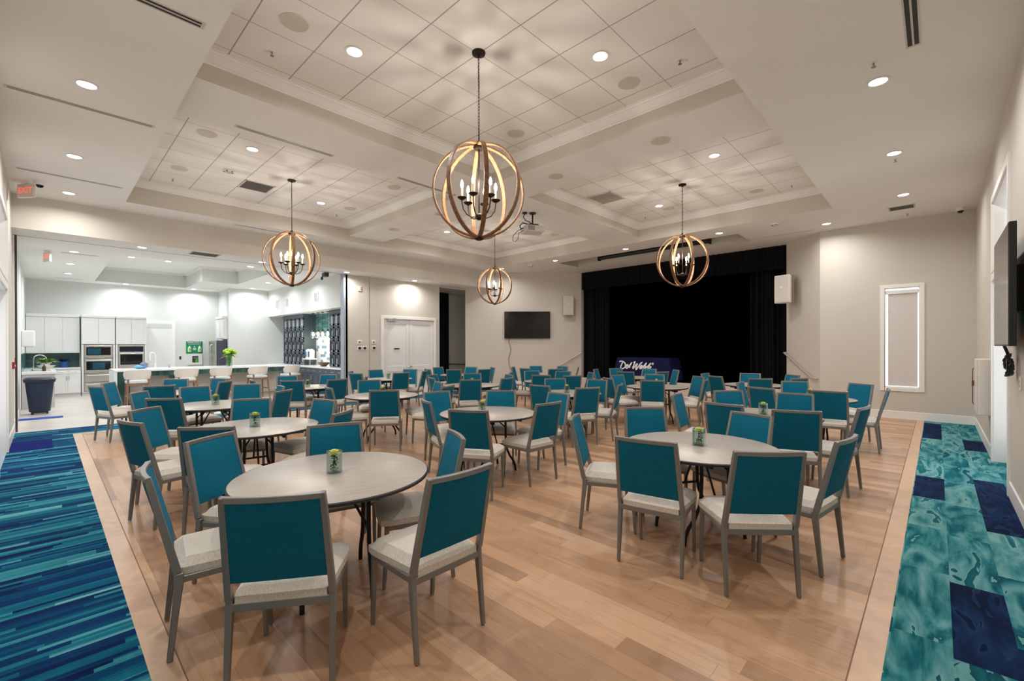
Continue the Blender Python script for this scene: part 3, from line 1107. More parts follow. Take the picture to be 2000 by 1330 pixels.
# ------------------------------------------------------------------ ceiling fittings
dl0 = {}


def downlight(x, y, z, lab, kit=False, tilt=0, group='recessed hall downlights', power=None):
    key = kit
    if key not in dl0:
        t = thing('downlight', '', 'ceiling light')
        b_ = MB()
        n_, pr = 28, [(.082, 0), (.098, -.002), (.1, -.006), (.078, -.006), (.072, .0)]
        sg = 28
        vs = [(r_ * math.cos(2 * PI * k_ / sg), r_ * math.sin(2 * PI * k_ / sg), z_) for r_, z_ in pr for k_ in range(sg)]
        m_ = len(pr)
        b_.add(vs, [(i * sg + k_, i * sg + (k_ + 1) % sg, ((i + 1) % m_) * sg + (k_ + 1) % sg, ((i + 1) % m_) * sg + k_) for i in range(m_) for k_ in range(sg)])
        b_.build('trim_ring', WHITE, t, smooth=True)
        b_ = MB()
        b_.lathe([(.0, -.003), (.074, -.003), (.074, .0), (.0, .0)], seg=24)
        b_.build('lens', LENSK if kit else LENS, t)
        dl0[key] = t
        t.location = (x, y, z)
    else:
        t = dup(dl0[key], (x, y, z))
    tag(t, lab, 'ceiling light', group)
    nm = 'kitchen_spot' if kit else 'hall_spot'
    l = bpy.data.lights.get(nm)
    if l is None or power:
        l = bpy.data.lights.new(nm, 'AREA')
        l.shape = 'DISK'
        l.size = .14
        l.spread = math.radians(160)
        l.energy = power or (P_KIT if kit else P_DOWN)
        l.color = COOL if kit else HALL
    o_ = bpy.data.objects.new(nm, l)
    COL.objects.link(o_)
    o_.parent = None
    o_.location = (x, y, z - .008)
    return t


DL = [(.3, 6.24, ZC, 'lit downlight in the soffit over the striped carpet, nearest the camera'), (.29, 8.71, ZC, 'lit downlight in the soffit over the striped carpet, the middle one'),
      (.29, 10.85, ZC, 'lit downlight over the striped carpet, beside the dome camera and exit sign'), (5.81, .43, ZC, 'lit downlight over the marbled carpet, nearest the camera'),
      (8.13, .43, ZC, 'lit downlight over the marbled carpet, middle of three'), (10.48, .43, ZC, 'lit downlight over the marbled carpet beside the dark ceiling grille'),
      (11.81, 1.75, ZC, 'lit downlight above the narrow-window wall beside the stage splay'), (11.02, 3.73, ZC, 'lit downlight at the window end of the ceiling slot'),
      (11.02, 6.19, ZC, 'lit downlight at the middle of the ceiling slot'), (10.98, 8.6, ZC, 'lit downlight at the screen end of the ceiling slot'),
      (10.82, 10.8, ZC, 'lit downlight beside the far corner dome camera'),
      (2.25, 4.42, ZT, 'lit downlight in the nearest tray, on the kitchen side of its chandelier'), (4.1, 2.6, ZT, 'lit downlight in the nearest tray, on the stage side of its chandelier'),
      (2.25, 7.75, ZT, 'lit downlight in the kitchen-side tray, near its smoke alarm'), (4.11, 9.6, ZT, 'lit downlight in the kitchen-side tray, beyond its chandelier'),
      (7.52, 2.62, ZT, 'lit downlight in the stage-side tray, on the near side of its chandelier'), (9.37, 4.44, ZT, 'lit downlight in the stage-side tray, beyond its chandelier'),
      (7.51, 9.58, ZT, 'lit downlight in the far tray above the double doors'),
      (1.4, 11.98, ZS, 'lit downlight under the header beam, nearest the striped carpet'), (3.68, 11.98, ZS, 'lit downlight under the header beam behind the kitchen-side chandelier'),
      (5.82, 11.93, ZS, 'lit downlight under the header beam at the opening jamb'), (8.06, 11.93, ZS, 'lit downlight under the header beam above the double doors')]
for x, y, z, lab in DL:
    downlight(x, y, z, lab)
# lights the camera stands under, same pattern, behind the picture's edge
for x, y in ((.3, 3.7), (.3, 1.1), (3.4, .43)):
    downlight(x, y, ZC, 'lit downlight above the camera corner, out of the picture')
ZKT = 4.2
KL = [(.46, 14.07, ZK, 'cool downlight over the kitchen aisle, at the air slot nearest the hall'), (.46, 16.18, ZK, 'cool downlight over the kitchen aisle, second from the hall'),
      (.47, 18.34, ZK, 'cool downlight over the kitchen aisle, by the sink'), (1.91, 20.0, ZK, 'cool downlight above the wall ovens'), (3.82, 20.0, ZK, 'cool downlight above the green emergency sign'),
      (3.81, 13.33, ZK, 'cool downlight just inside the kitchen opening'), (5.3, 18.3, ZK, 'cool downlight above the blank kitchen wall'),
      (1.75, 17.04, ZKT, 'cool downlight in the kitchen tray, first from the aisle'), (2.31, 16.16, ZKT, 'cool downlight in the kitchen tray, nearest the hall'), (2.62, 17.11, ZKT, 'cool downlight in the kitchen tray, farthest from the aisle')]
for x, y, z, lab in KL:
    downlight(x, y, z, lab, True, group='recessed kitchen downlights')
for x, y in ((5.2, 14.3), (5.2, 16.3)):
    downlight(x, y, ZK, 'cool downlight before the wall lockers', True, group='recessed kitchen downlights')

sp0 = None
SP = [(1.65, 4.43, ZT, 'round ceiling speaker in the nearest tray, by its crown moulding'), (1.63, 7.65, ZT, 'round ceiling speaker in the kitchen-side tray, corner nearest the camera'),
      (1.61, 9.47, ZT, 'round ceiling speaker in the kitchen-side tray, above the dark return grille'), (4.69, 7.63, ZT, 'round ceiling speaker in the kitchen-side tray, by the linear slot'),
      (4.72, 9.5, ZT, 'round ceiling speaker in the kitchen-side tray, far corner'), (4.75, 2.62, ZT, 'round ceiling speaker in the nearest tray, stage side'),
      (4.73, 4.43, ZT, 'round ceiling speaker in the nearest tray, far corner'), (9.82, 2.61, ZT, 'round ceiling speaker in the stage-side tray, window side'),
      (9.69, 4.37, ZT, 'round ceiling speaker in the stage-side tray, behind its chandelier'), (9.75, 7.67, ZT, 'round ceiling speaker in the far tray, beside the projector'),
      (5.79, 2.72, ZB, 'round ceiling speaker on the middle beam, nearest the camera'), (5.8, 4.53, ZB, 'round ceiling speaker on the middle beam, at the crossing'),
      (5.75, 9.37, ZB, 'round ceiling speaker on the middle beam, nearest the doors'), (5.76, 7.58, ZB, 'round ceiling speaker on the middle beam, behind the nearest chandelier')]
for x, y, z, lab in SP:
    if sp0 is None:
        sp0 = thing('ceiling_speaker', '', 'speaker', (x, y, z))
        b = MB(); b.lathe([(.0, -.004), (.118, -.004), (.118, 0), (.0, 0)], seg=36); b.build('grille', mat('speaker_mesh', (206, 200, 191), .85), sp0, smooth=True)
        b = MB(); b.lathe([(.118, 0), (.118, -.006), (.126, -.007), (.128, 0)], seg=36); b.build('rim', mat('speaker_rim', (214, 208, 200), .6), sp0, smooth=True)
        t = sp0
    else:
        t = dup(sp0, (x, y, z))
    tag(t, lab, 'speaker', 'round ceiling speakers')

sk0 = None
SK = [(1.65, 5.04, ZT, 'ceiling sprinkler in the nearest tray, left of its downlight'), (1.63, 10.16, ZT, 'ceiling sprinkler in the kitchen-side tray, near corner'), (4.72, 10.17, ZT, 'ceiling sprinkler in the kitchen-side tray, far corner'),
      (4.75, 2.01, ZT, 'ceiling sprinkler in the nearest tray, stage side'), (9.93, 2.02, ZT, 'ceiling sprinkler in the stage-side tray, window corner'), (9.92, 5.05, ZT, 'ceiling sprinkler in the stage-side tray, beam corner'),
      (5.39, .43, ZC, 'sprinkler over the marbled carpet, nearest the camera'), (8.39, .43, ZC, 'sprinkler over the marbled carpet, behind the middle downlight'), (12.02, .43, ZC, 'sprinkler over the marbled carpet, beside the dark grille')]
for x, y, z, lab in SK:
    if sk0 is None:
        sk0 = thing('sprinkler', '', 'sprinkler', (x, y, z))
        b = MB(); b.lathe([(.0, -.006), (.03, -.006), (.034, 0), (.0, 0)], seg=18); b.build('escutcheon', WHITE, sk0, smooth=True)
        b = MB(); b.lathe([(.0, -.045), (.02, -.045), (.02, -.042), (.005, -.04), (.008, -.02), (.009, -.005), (.0, -.005)], seg=12); b.build('head', mat('brushed_nickel', (150, 146, 138), .35, .9), sk0, smooth=True)
        t = sk0
    else:
        t = dup(sk0, (x, y, z))
    tag(t, lab, 'sprinkler', 'ceiling sprinklers')

al0 = None
for x, y, z, lab in ((2.23, 8.98, ZT, 'white strobe alarm on the kitchen-side tray ceiling'), (11.02, 2.56, ZC, 'white strobe alarm above the window end of the stage'), (11.04, 9.67, ZC, 'white strobe alarm by the screen end of the ceiling slot')):
    if al0 is None:
        al0 = thing('strobe_alarm', '', 'alarm', (x, y, z))
        b = MB(); b.lathe([(.0, -.03), (.07, -.03), (.085, -.02), (.088, 0), (.0, 0)], seg=24); b.build('body', WHITE, al0, smooth=True)
        b = MB(); b.box(-.03, -.02, -.06, .03, .02, -.03); b.build('strobe_lens', mat('strobe_clear', (210, 212, 214), .1), al0, bevel=.006)
        b = MB()
        for q in range(5):
            a = q * PI * 2 / 5 + .3
            b.box(.05, -.012, -.0335, .078, .012, -.024, M=Matrix.Rotation(a, 4, 'Z'))
        b.build('sounder_slot', VENTD, al0)
        t = al0
    else:
        t = dup(al0, (x, y, z), .7)
    tag(t, lab, 'alarm', 'ceiling strobe alarms')


def slot(name, p, q, z, lab, wd=.075):
    p, q = Vector((*p, 0)), Vector((*q, 0))
    c_ = (p + q) / 2
    L = (q - p).length
    t = thing(name, lab, 'air vent', (c_.x, c_.y, z), math.atan2(q.y - p.y, q.x - p.x), 'linear slot diffusers')
    b_ = MB()
    for y0, y1 in ((-wd / 2, -wd / 2 + .012), (-.007, .007), (wd / 2 - .012, wd / 2)):
        b_.box(-L / 2, y0, -.004, L / 2, y1, 0)
    for s_ in (-1, 1):
        b_.box(s_ * L / 2, -wd / 2, -.004, s_ * (L / 2 + .025), wd / 2, 0)
    b_.build('frame', mat('vent_frame', (206, 202, 195), .5) if not bpy.data.materials.get('vent_frame') else bpy.data.materials['vent_frame'], t)
    b_ = MB(); b_.box(-L / 2, -wd / 2 + .012, -.0015, L / 2, wd / 2 - .012, -.0005)
    b_.build('dark_slot', VENTD, t)


slot('slot_diffuser', (-.26, 4.4), (.9, 4.4), ZC, 'linear slot diffuser over the striped carpet, cut by the picture top', .1)
slot('slot_diffuser', (-.26, 6.85), (.9, 6.85), ZC, 'linear slot diffuser over the striped carpet, beside the near downlight')
slot('slot_diffuser', (-.27, 9.86), (.88, 9.86), ZC, 'linear slot diffuser over the striped carpet, before the dome camera')
slot('slot_diffuser', (1.68, 6.4), (2.9, 6.4), ZB, 'linear slot diffuser on the beam, left part')
slot('slot_diffuser', (4.04, 6.44), (5.23, 6.44), ZB, 'linear slot diffuser on the beam behind the nearest chandelier')
slot('slot_diffuser', (2.88, 11.05), (3.9, 11.05), ZC, 'linear slot diffuser above the header beam')
slot('slot_diffuser', (4.2, .15), (5.32, .15), ZC, 'linear slot diffuser over the marbled carpet, cut by the picture top', .1)
slot('slot_diffuser', (12.22, 3.31), (12.22, 2.04), ZC, 'linear slot diffuser before the window end of the stage', .05)
slot('slot_diffuser', (12.22, 10.2), (12.22, 8.95), ZC, 'linear slot diffuser before the screen end of the stage', .05)
slot('slot_diffuser', (.28, 14.36), (.86, 14.36), ZK, 'linear slot diffuser on the kitchen ceiling, near end of the aisle')
slot('slot_diffuser', (.27, 19.7), (.84, 19.7), ZK, 'linear slot diffuser on the kitchen ceiling above the wall cabinets')
slot('slot_diffuser', (3.96, 19.5), (4.5, 19.5), ZK, 'linear slot diffuser above the green emergency sign')
slot('slot_diffuser', (4.95, 18.65), (5.8, 18.65), ZK, 'linear slot diffuser above the blank kitchen wall')


def grille(name, x0, y0, x1, y1, z, n_, lab, along='x', dark=VENTD, gr=None):
    t = thing(name, lab, 'air vent', ((x0 + x1) / 2, (y0 + y1) / 2, z), 0, gr)
    a_, c_ = (x1 - x0) / 2, (y1 - y0) / 2
    b_ = MB()
    for q in ((-a_, -c_, a_, -c_ + .025), (-a_, c_ - .025, a_, c_), (-a_, -c_, -a_ + .025, c_), (a_ - .025, -c_, a_, c_)):
        b_.box(q[0], q[1], -.006, q[2], q[3], 0)
    b_.build('frame', bpy.data.materials['vent_frame'], t)
    b_ = MB(); b_.box(-a_ + .025, -c_ + .025, -.001, a_ - .025, c_ - .025, -.0003); b_.build('duct', dark, t)
    b_ = MB()
    for i in range(n_):
        if along == 'x':
            y = -c_ + .025 + (2 * c_ - .05) * (i + .5) / n_
            b_.box(-a_ + .025, y - .004, -.006, a_ - .025, y + .003, -.001)
        else:
            x = -a_ + .025 + (2 * a_ - .05) * (i + .5) / n_
            b_.box(x - .004, -c_ + .025, -.006, x + .003, c_ - .025, -.001)
    if n_:
        b_.build('slats', mat('slat_grey_' + name, (128, 124, 118), .6), t)
    return t


grille('return_grille', 2.57, 9.24, 3.09, 9.78, ZT, 13, 'dark square return grille in the kitchen-side tray')
grille('ceiling_vent', 7.81, 4.73, 8.4, 5.28, ZT, 0, 'pale square panel vent in the stage-side tray', dark=mat('panel_grey', (168, 162, 154), .7))
grille('supply_grille', 11.27, .3, 11.6, .69, ZC, 5, 'dark grille beside the downlight over the marbled carpet', 'y')
grille('supply_grille', 2.2, 11.66, 2.75, 12.1, ZS, 9, 'slatted supply grille under the header beam', 'y')

# dome cameras
dc0 = None
for x, y, z, lab in ((-.05, 10.42, ZC, 'white dome camera beside the exit sign'), (10.76, 10.9, ZC, 'white dome camera above the wall screen'), (12.25, -.33, ZC, 'white dome camera in the corner beyond the narrow window')):
    if dc0 is None:
        dc0 = thing('dome_camera', '', 'camera', (x, y, z))
        b = MB(); b.lathe([(.0, -.06), (.055, -.06), (.07, -.045), (.075, 0), (.0, 0)], seg=24); b.build('housing', WHITE, dc0, smooth=True)
        b = MB(); b.lathe([(.0, -.105), (.025, -.1), (.042, -.08), (.046, -.058), (.0, -.058)], seg=20); b.build('dome', mat('smoked_dome', (12, 10, 14), .1), dc0, smooth=True)
        t = dc0
    else:
        t = dup(dc0, (x, y, z))
    tag(t, lab, 'camera', 'dome cameras')


def text_obj(name, body, size, mat_, parent, loc, rot, ext=.001, align='CENTER'):
    cu = bpy.data.curves.new(name, 'FONT')
    cu.body = body
    cu.size = size
    cu.extrude = ext
    cu.align_x = align
    cu.align_y = 'CENTER'
    tmp = bpy.data.objects.new(name, cu)
    COL.objects.link(tmp)
    dg = bpy.context.evaluated_depsgraph_get()
    me = bpy.data.meshes.new_from_object(tmp.evaluated_get(dg))
    bpy.data.objects.remove(tmp)
    me.materials.clear()
    me.materials.append(mat_)
    o_ = bpy.data.objects.new(name, me)
    COL.objects.link(o_)
    o_.parent = parent
    o_.location = loc
    o_.rotation_euler = rot
    return o_


REDLIT = mat('lit_red_letters', (214, 40, 36), .5, emit=(1, .12, .08), estr=1.2)
for x, y, z, hang, lab in ((-.2, 10.62, ZC, .27, 'exit sign hanging edge-on over the striped carpet'), (.04, 14.35, ZK, .02, 'exit sign hanging edge-on inside the kitchen')):
    t = thing('exit_sign', lab, 'sign', (x, y, z), -.93 if z > 4 else -1.24, 'hanging exit signs')
    b = MB(); b.box(-.15, -.02, -.25, .15, .02, -.03); b.build('housing', mat('sign_white', (232, 222, 216), .4), t, bevel=.004)
    b = MB(); b.lathe([(.0, -.02), (.05, -.02), (.055, 0), (.0, 0)], seg=18); b.tube([(0, 0, -.04), (0, 0, -.015)], .012, 8); b.build('mount', WHITE, t, smooth=True)
    text_obj('lettering', 'EXIT', .13, REDLIT, t, (0, -.0205, -.14), (PI / 2, 0, 0))
    text_obj('lettering', 'EXIT', .13, REDLIT, t, (0, .0205, -.14), (PI / 2, 0, PI))

# ------------------------------------------------------------------ projector under the beam crossing
t = thing('projector', 'white projector on a black mount hanging from the far beam', 'projector', (7.07, 6.14, ZB), -.45)
b = MB(); b.box(-.2, -.17, -.42, .2, .17, -.29)
b.build('body', mat('projector_white', (214, 212, 208), .45), t, bevel=.012, seg=2)
b = MB()
for i in range(7):
    b.box(.2, -.14 + i * .022, -.4, .203, -.128 + i * .022, -.31)
    b.box(-.17 + i * .022, -.173, -.4, -.158 + i * .022, -.17, -.31)
b.build('vent_slats', mat('projector_vent', (120, 118, 114), .6), t)
b = MB(); b.lathe([(.0, 0), (.04, 0), (.045, .03), (.0, .03)], seg=18)
b.xform(Matrix.Translation((.2, .09, -.36)) @ Matrix.Rotation(PI / 2, 4, 'Y'))
b.build('lens', DARKGL, t, smooth=True)
b = MB()
b.lathe([(.0, -.02), (.07, -.02), (.075, 0), (.0, 0)], seg=20)
b.tube([(0, 0, -.01), (0, 0, -.24)], .016, 10)
b.box(-.1, -.09, -.27, .1, .09, -.245)
for a in range(4):
    c_, s_ = math.cos(a * PI / 2 + .7), math.sin(a * PI / 2 + .7)
    b.bar([(0, 0, -.25), (c_ * .13, s_ * .12, -.262), (c_ * .15, s_ * .13, -.29)], (-s_, c_, 0), .022, .008)
b.build('mount', BLACKM, t)
b = MB()
b.lathe([(.0, -.03), (.05, -.03), (.05, 0), (.0, 0)], (-.17, .02, 0), 14)
b.tube([(-.17, .02, -.03), (-.2, .02, -.1), (-.16, .0, -.17), (-.05, 0, -.2), (-.02, .01, -.24)], .009, 7)
b.tube([(-.1, -.05, -.26), (-.24, -.04, -.24), (-.3, -.03, -.3), (-.26, .0, -.36), (-.21, .02, -.33)], .012, 7)
b.tube([(-.22, 0, -.34), (-.33, .03, -.4), (-.42, .04, -.5), (-.44, .03, -.6), (-.38, .02, -.63), (-.32, .01, -.56), (-.31, 0, -.44), (-.21, -.02, -.38)], .006, 7)
b.build('cable', BLACKP, t, smooth=True)

# ------------------------------------------------------------------ screen wall (45 degrees): local x runs to the right along the wall, -y into the room
TVO = (12.09, 10.755)


def on_splay(name, lab, cat, d, z=0, group=None):
    """empty on the left splay wall, d metres to the right of the screen's middle"""
    s_ = math.sqrt(.5)
    return thing(name, lab, cat, (12.085 + d * s_ , 10.765 - d * s_, z), -PI / 4, group)


t = on_splay('wall_television', 'black wall television on the angled wall left of the stage', 'television', 0, 2.335)
b = MB(); b.box(-.83, -.075, -.485, .83, -.035, .485); b.build('frame', BLACKP, t, bevel=.004)
b = MB(); b.box(-.815, -.0765, -.465, .815, -.0755, .472); b.build('screen', mat('tv_screen', (9, 7, 9), .12), t)
b = MB(); b.box(-.3, -.036, -.2, .3, .0, .2); b.build('wall_bracket', BLACKM, t)
b = MB()
b.tube([(-.67, -.02, -.47), (-.66, -.015, -.62), (-.6, -.015, -.82), (-.61, -.012, -1.0), (-.68, -.015, -1.2), (-.66, -.02, -1.45), (-.57, -.03, -1.65), (-.53, -.04, -1.95)], .009, 6)
b.build('power_cord', mat('grey_cord', (126, 118, 110), .6), t, smooth=True)


def wall_speaker(t, reach=.0):
    b_ = MB()
    b_.prism([(-.17, -.3), (.17, -.3), (.19, -.26), (.13, -.06), (-.13, -.06), (-.19, -.26)], -.35, .35)
    b_.build('cabinet', mat('speaker_ivory', (212, 206, 198), .5) if not bpy.data.materials.get('speaker_ivory') else bpy.data.materials['speaker_ivory'], t, bevel=.02, seg=2)
    b_ = MB(); b_.prism([(-.165, -.306), (.165, -.306), (.165, -.3), (-.165, -.3)], -.32, .32)
    b_.build('grille', mat('speaker_cloth', (204, 198, 190), .8) if not bpy.data.materials.get('speaker_cloth') else bpy.data.materials['speaker_cloth'], t)
    b_ = MB(); b_.box(-.05, -.07, -.1, .05, reach, .1); b_.box(-.16, -.06, -.34, .16, -.04 + reach * .3, .36)
    b_.build('bracket', mat('bracket_tan', (142, 126, 110), .5) if not bpy.data.materials.get('bracket_tan') else bpy.data.materials['bracket_tan'], t)
    b_ = MB(); b_.box(-.03, -.3075, .03, .03, -.3062, .06); b_.build('badge', WHITE, t)
    return t


wall_speaker(on_splay('loudspeaker', 'white wall loudspeaker beside the wall television', 'speaker', 1.47, 3.02, 'stage loudspeakers'))
wall_speaker(thing('loudspeaker', 'white wall loudspeaker at the window side of the stage', 'speaker', (13.0, 2.74, 2.98), -PI / 2 - .25, 'stage loudspeakers'), .12)


def rail(lab, pts, off, group):
    t_ = thing('handrail', lab, 'handrail', pts[0], 0, group)
    o_ = Vector(pts[0])
    b_ = MB()
    P_ = [Vector(p_) - o_ for p_ in pts]
    b_.tube([P_[0] - Vector(off), P_[0], P_[1], P_[1] + Vector((P_[1].x, P_[1].y, 0)).normalized() * .1, P_[1] + Vector((P_[1].x, P_[1].y, 0)).normalized() * .1 - Vector(off)], .021, 10)
    b_.build('rail', mat('brushed_rail', (206, 196, 186), .35, .5) if not bpy.data.materials.get('brushed_rail') else bpy.data.materials['brushed_rail'], t_, smooth=True)
    for q in (.25, .75):
        p_ = P_[0].lerp(P_[1], q)
        b_ = MB(); b_.tube([p_, p_ - Vector((0, 0, .05)), p_ - Vector((0, 0, .055)) - Vector(off)], .008, 8)
        b_.build('bracket', STEEL, t_, smooth=True)


s5 = math.sqrt(.5)
rail('sloping handrail on the wall left of the stage curtain', [(13.47 - .08 * s5, 9.38 - .08 * s5, 1.33), (12.5 - .08 * s5, 10.35 - .08 * s5, .5)], (-.08 * s5, -.08 * s5, 0), 'stage handrails')
rail('sloping handrail on the wall right of the stage curtain', [(13.4 - .08 * s5, 2.84 + .08 * s5, 1.38), (12.66 - .08 * s5, 2.1 + .08 * s5, .79)], (-.08 * s5, .08 * s5, 0), 'stage handrails')

# ------------------------------------------------------------------ stage curtains
def curtain(name, lab, x, y0, y1, z0, z1, waves, amp, seed, mat_=VELVET):
    rr = random.Random(seed)
    n_ = max(24, int(waves * 8))
    ph = [rr.uniform(-.5, .5) for _ in range(n_ + 1)]
    nz = 6
    vs, fs = [], []
    for side in (0, 1):
        for j in range(nz + 1):
            q = j / nz
            for i in range(n_ + 1):
                u = i / n_
                a_ = amp * (.75 + .25 * q) * math.sin(u * waves * 2 * PI + .6 * math.sin(u * 23 + seed) + .12 * ph[i]) + amp * .3 * math.sin(u * waves * 4.7)
                vs.append((x + a_ + side * .008, y0 + (y1 - y0) * u, z1 + (z0 - z1) * q))
    m_ = (n_ + 1) * (nz + 1)
    for j in range(nz):
        for i in range(n_):
            q = j * (n_ + 1) + i
            fs.append((q, q + 1, q + n_ + 2, q + n_ + 1))
            fs.append((m_ + q, m_ + q + n_ + 1, m_ + q + n_ + 2, m_ + q + 1))
    for i in range(n_):
        for j in (0, nz):
            q = j * (n_ + 1) + i
            fs.append((q, m_ + q, m_ + q + 1, q + 1))
    for j in range(nz):
        for i in (0, n_):
            q = j * (n_ + 1) + i
            fs.append((q, q + n_ + 1, m_ + q + n_ + 1, m_ + q))
    b_ = MB(); b_.add(vs, fs)
    return tag(b_.build(name, mat_, smooth=True), lab, 'curtain')


curtain('stage_curtain', 'black pleated curtain leg at the screen side of the stage', 13.64, 8.32, 9.5, .435, 4.22, 9, .045, 1)
curtain('stage_curtain', 'black pleated curtain leg at the window side of the stage', 13.64, 2.6, 3.78, .435, 4.22, 9, .045, 2)
curtain('stage_valance', 'black pleated valance across the top of the stage', 13.5, 2.84, 9.36, 3.6, 4.225, 44, .026, 3)
curtain('stage_backdrop', 'flat black backdrop curtain closing the stage behind the draped table', 15.4, 1.75, 10.35, .432, 4.45, 30, .03, 5, VOID)

# draped table on the stage
t = thing('presentation_table', 'long table under a navy cloth at the front of the stage', 'table', (14.1, 7.1, .43))
b = MB()
for sx in (-1, 1):
    for sy in (-1, 1):
        b.tube([(sx * .28, sy * .8, 0), (sx * .28, sy * .8, .72)], .015, 8)
b.build('leg', BLACKM, t)
b = MB(); b.box(-.37, -.92, .71, .37, .92, .735); b.build('tabletop', LAM, t)
b = MB()
n_ = 96
rows = []
for z, fl in ((.738, 0), (.735, .004), (.5, .045), (.25, .08), (.012, .11)):
    r_ = []
    for i in range(n_):
        # walk round the rectangle
        u = i / n_ * 4
        k_, q = int(u), u - int(u)
        cs = [(-.38, -.93), (.38, -.93), (.38, .93), (-.38, .93)]
        p0, p1 = cs[k_], cs[(k_ + 1) % 4]
        x, y = p0[0] + (p1[0] - p0[0]) * q, p0[1] + (p1[1] - p0[1]) * q
        f_ = 1 + (.35 * math.sin(i * 1.9) if fl > .01 else 0)
        corner = max(0, 1 - min(q, 1 - q) * 7)
        nx, ny = (0, -1) if k_ == 0 else (1, 0) if k_ == 1 else (0, 1) if k_ == 2 else (-1, 0)
        if k_ == 3:
            f_ = .55 + corner
        x += nx * fl * f_ + (math.copysign(fl * .8, x) * corner if abs(nx) < .5 else 0)
        y += ny * fl * f_ + (math.copysign(fl * .8, y) * corner if abs(ny) < .5 else 0)
        r_.append((x, y, z))
    rows.append(r_)
vs = [p_ for r_ in rows for p_ in r_]
fs = [(j * n_ + i, j * n_ + (i + 1) % n_, (j + 1) * n_ + (i + 1) % n_, (j + 1) * n_ + i) for j in range(4) for i in range(n_)]
b.add(vs, fs + [tuple(range(n_))[::-1]])
cl = tag(b.build('tablecloth', NAVYC, smooth=True), 'navy tablecloth with white script lettering, on the stage', 'tablecloth')
cl.location = (14.1, 7.1, .43)
WHT = mat('white_print', (236, 236, 240), .7)
STROKES = [
    [(100, 160), (130, 148), (170, 143), (210, 147), (255, 165), (290, 198), (312, 240), (320, 285), (305, 335), (270, 370), (225, 392), (185, 388), (162, 360), (158, 320), (172, 280), (195, 230), (222, 168)],
    [(338, 312), (370, 305), (400, 282), (402, 262), (380, 258), (350, 280), (335, 320), (342, 362), (365, 376), (395, 360), (430, 318), (480, 250), (532, 178)],
    [(532, 178), (500, 235), (472, 290), (460, 335), (470, 362)],
    [(588, 192), (612, 170), (636, 158), (622, 205), (592, 285), (570, 345), (578, 378), (604, 356), (650, 290), (714, 216), (698, 270), (680, 345), (674, 405), (690, 412), (730, 350), (790, 255), (840, 195), (876, 176)],
    [(806, 344), (845, 325), (868, 295), (860, 275), (835, 285), (806, 325), (800, 362), (816, 380), (850, 366), (900, 318), (960, 250), (1008, 188)],
    [(1008, 188), (975, 255), (945, 315), (928, 366), (948, 378), (985, 352), (1003, 322), (990, 306), (960, 322)],
    [(985, 352), (1035, 318), (1090, 262), (1138, 202), (1105, 265), (1078, 320), (1062, 366), (1082, 378), (1125, 358), (1150, 328), (1142, 310), (1108, 322)],
]


def logo_xy(X, Y):
    px, py = 1205 + X / 16.85, 697 + Y / 16.85
    return 8.048 - (px - 1205) / 80 * 1.499, 1.187 - (py - 697) / 30 * .52 + (px - 1205) / 80 * .023


b = MB()
for st in STROKES:
    pts = []
    for i in range(len(st) - 1):
        p0, p1, p2, p3 = st[max(i - 1, 0)], st[i], st[i + 1], st[min(i + 2, len(st) - 1)]
        for q in range(4):
            t_ = q / 4
            pts.append(tuple(.5 * (2 * p1[a] + (p2[a] - p0[a]) * t_ + (2 * p0[a] - 5 * p1[a] + 4 * p2[a] - p3[a]) * t_ ** 2 + (3 * p1[a] - p0[a] - 3 * p2[a] + p3[a]) * t_ ** 3) for a in (0, 1)))
    pts.append(st[-1])
    P3 = []
    for X, Y in pts:
        y, z = logo_xy(X, Y)
        P3.append((-.40 - .045 * (1.17 - z) / .24 * .55 , y - 7.1, z - .43))
    b.bar(P3, (1, 0, 0), .006, .042)
y, z = logo_xy(1195, 220)
ring = [(-.401, y - 7.1 + .03 * math.cos(2 * PI * i / 16), z - .43 + .03 * math.sin(2 * PI * i / 16)) for i in range(16)]
b.bar(ring, (1, 0, 0), .006, .02, closed=True)
b.bar([(-.401, y - 7.1 + .008, z - .445), (-.401, y - 7.1 + .008, z - .415), (-.401, y - 7.1 - .008, z - .418), (-.401, y - 7.1 + .006, z - .43), (-.401, y - 7.1 - .01, z - .446)], (1, 0, 0), .006, .008)
b.build('printed_logo', WHT, cl)

# stage lights and the screen housing in the ceiling slot
sl0 = None
for y, lab in ((8.35, 'small black stage light in the ceiling slot, nearest the screen wall'), (7.6, 'small black stage light in the ceiling slot, second from the screen wall'),
               (6.75, 'small black stage light in the ceiling slot, third from the screen wall'), (5.2, 'small black stage light in the ceiling slot, behind the stage-side chandelier'),
               (4.35, 'small black stage light in the ceiling slot, nearest the window wall')):
    if sl0 is None:
        sl0 = thing('stage_light', '', 'stage light', (12.3, y, 4.77))
        b = MB(); b.lathe([(.0, -.12), (.075, -.12), (.08, .0), (.07, .12), (.04, .15), (.0, .15)], seg=16)
        b.xform(Matrix.Translation((0, 0, -.2)) @ Matrix.Rotation(1.0, 4, 'Y')); b.build('can', BLACKM, sl0, smooth=True)
        b = MB(); b.bar([(0, .09, -.2), (0, .1, -.06), (0, 0, -.03), (0, -.1, -.06), (0, -.09, -.2)], (1, 0, 0), .025, .006); b.tube([(0, 0, -.04), (0, 0, .0)], .02, 8); b.build('yoke', BLACKM, sl0)
        b = MB(); b.box(-.17, -.09, -.24, -.165, .09, -.1); b.box(-.2, -.1, -.36, -.1, -.09, -.2); b.box(-.2, .09, -.36, -.1, .1, -.2); b.build('barn_door', BLACKM, sl0)
        t = sl0
    else:
        t = dup(sl0, (12.3, y, 4.77), random.uniform(-.4, .4))
    tag(t, lab, 'stage light', 'stage lights in the ceiling slot')
t = thing('screen_housing', 'long black projection-screen tube along the ceiling slot', 'projection screen', (12.42, 6.18, 4.42))
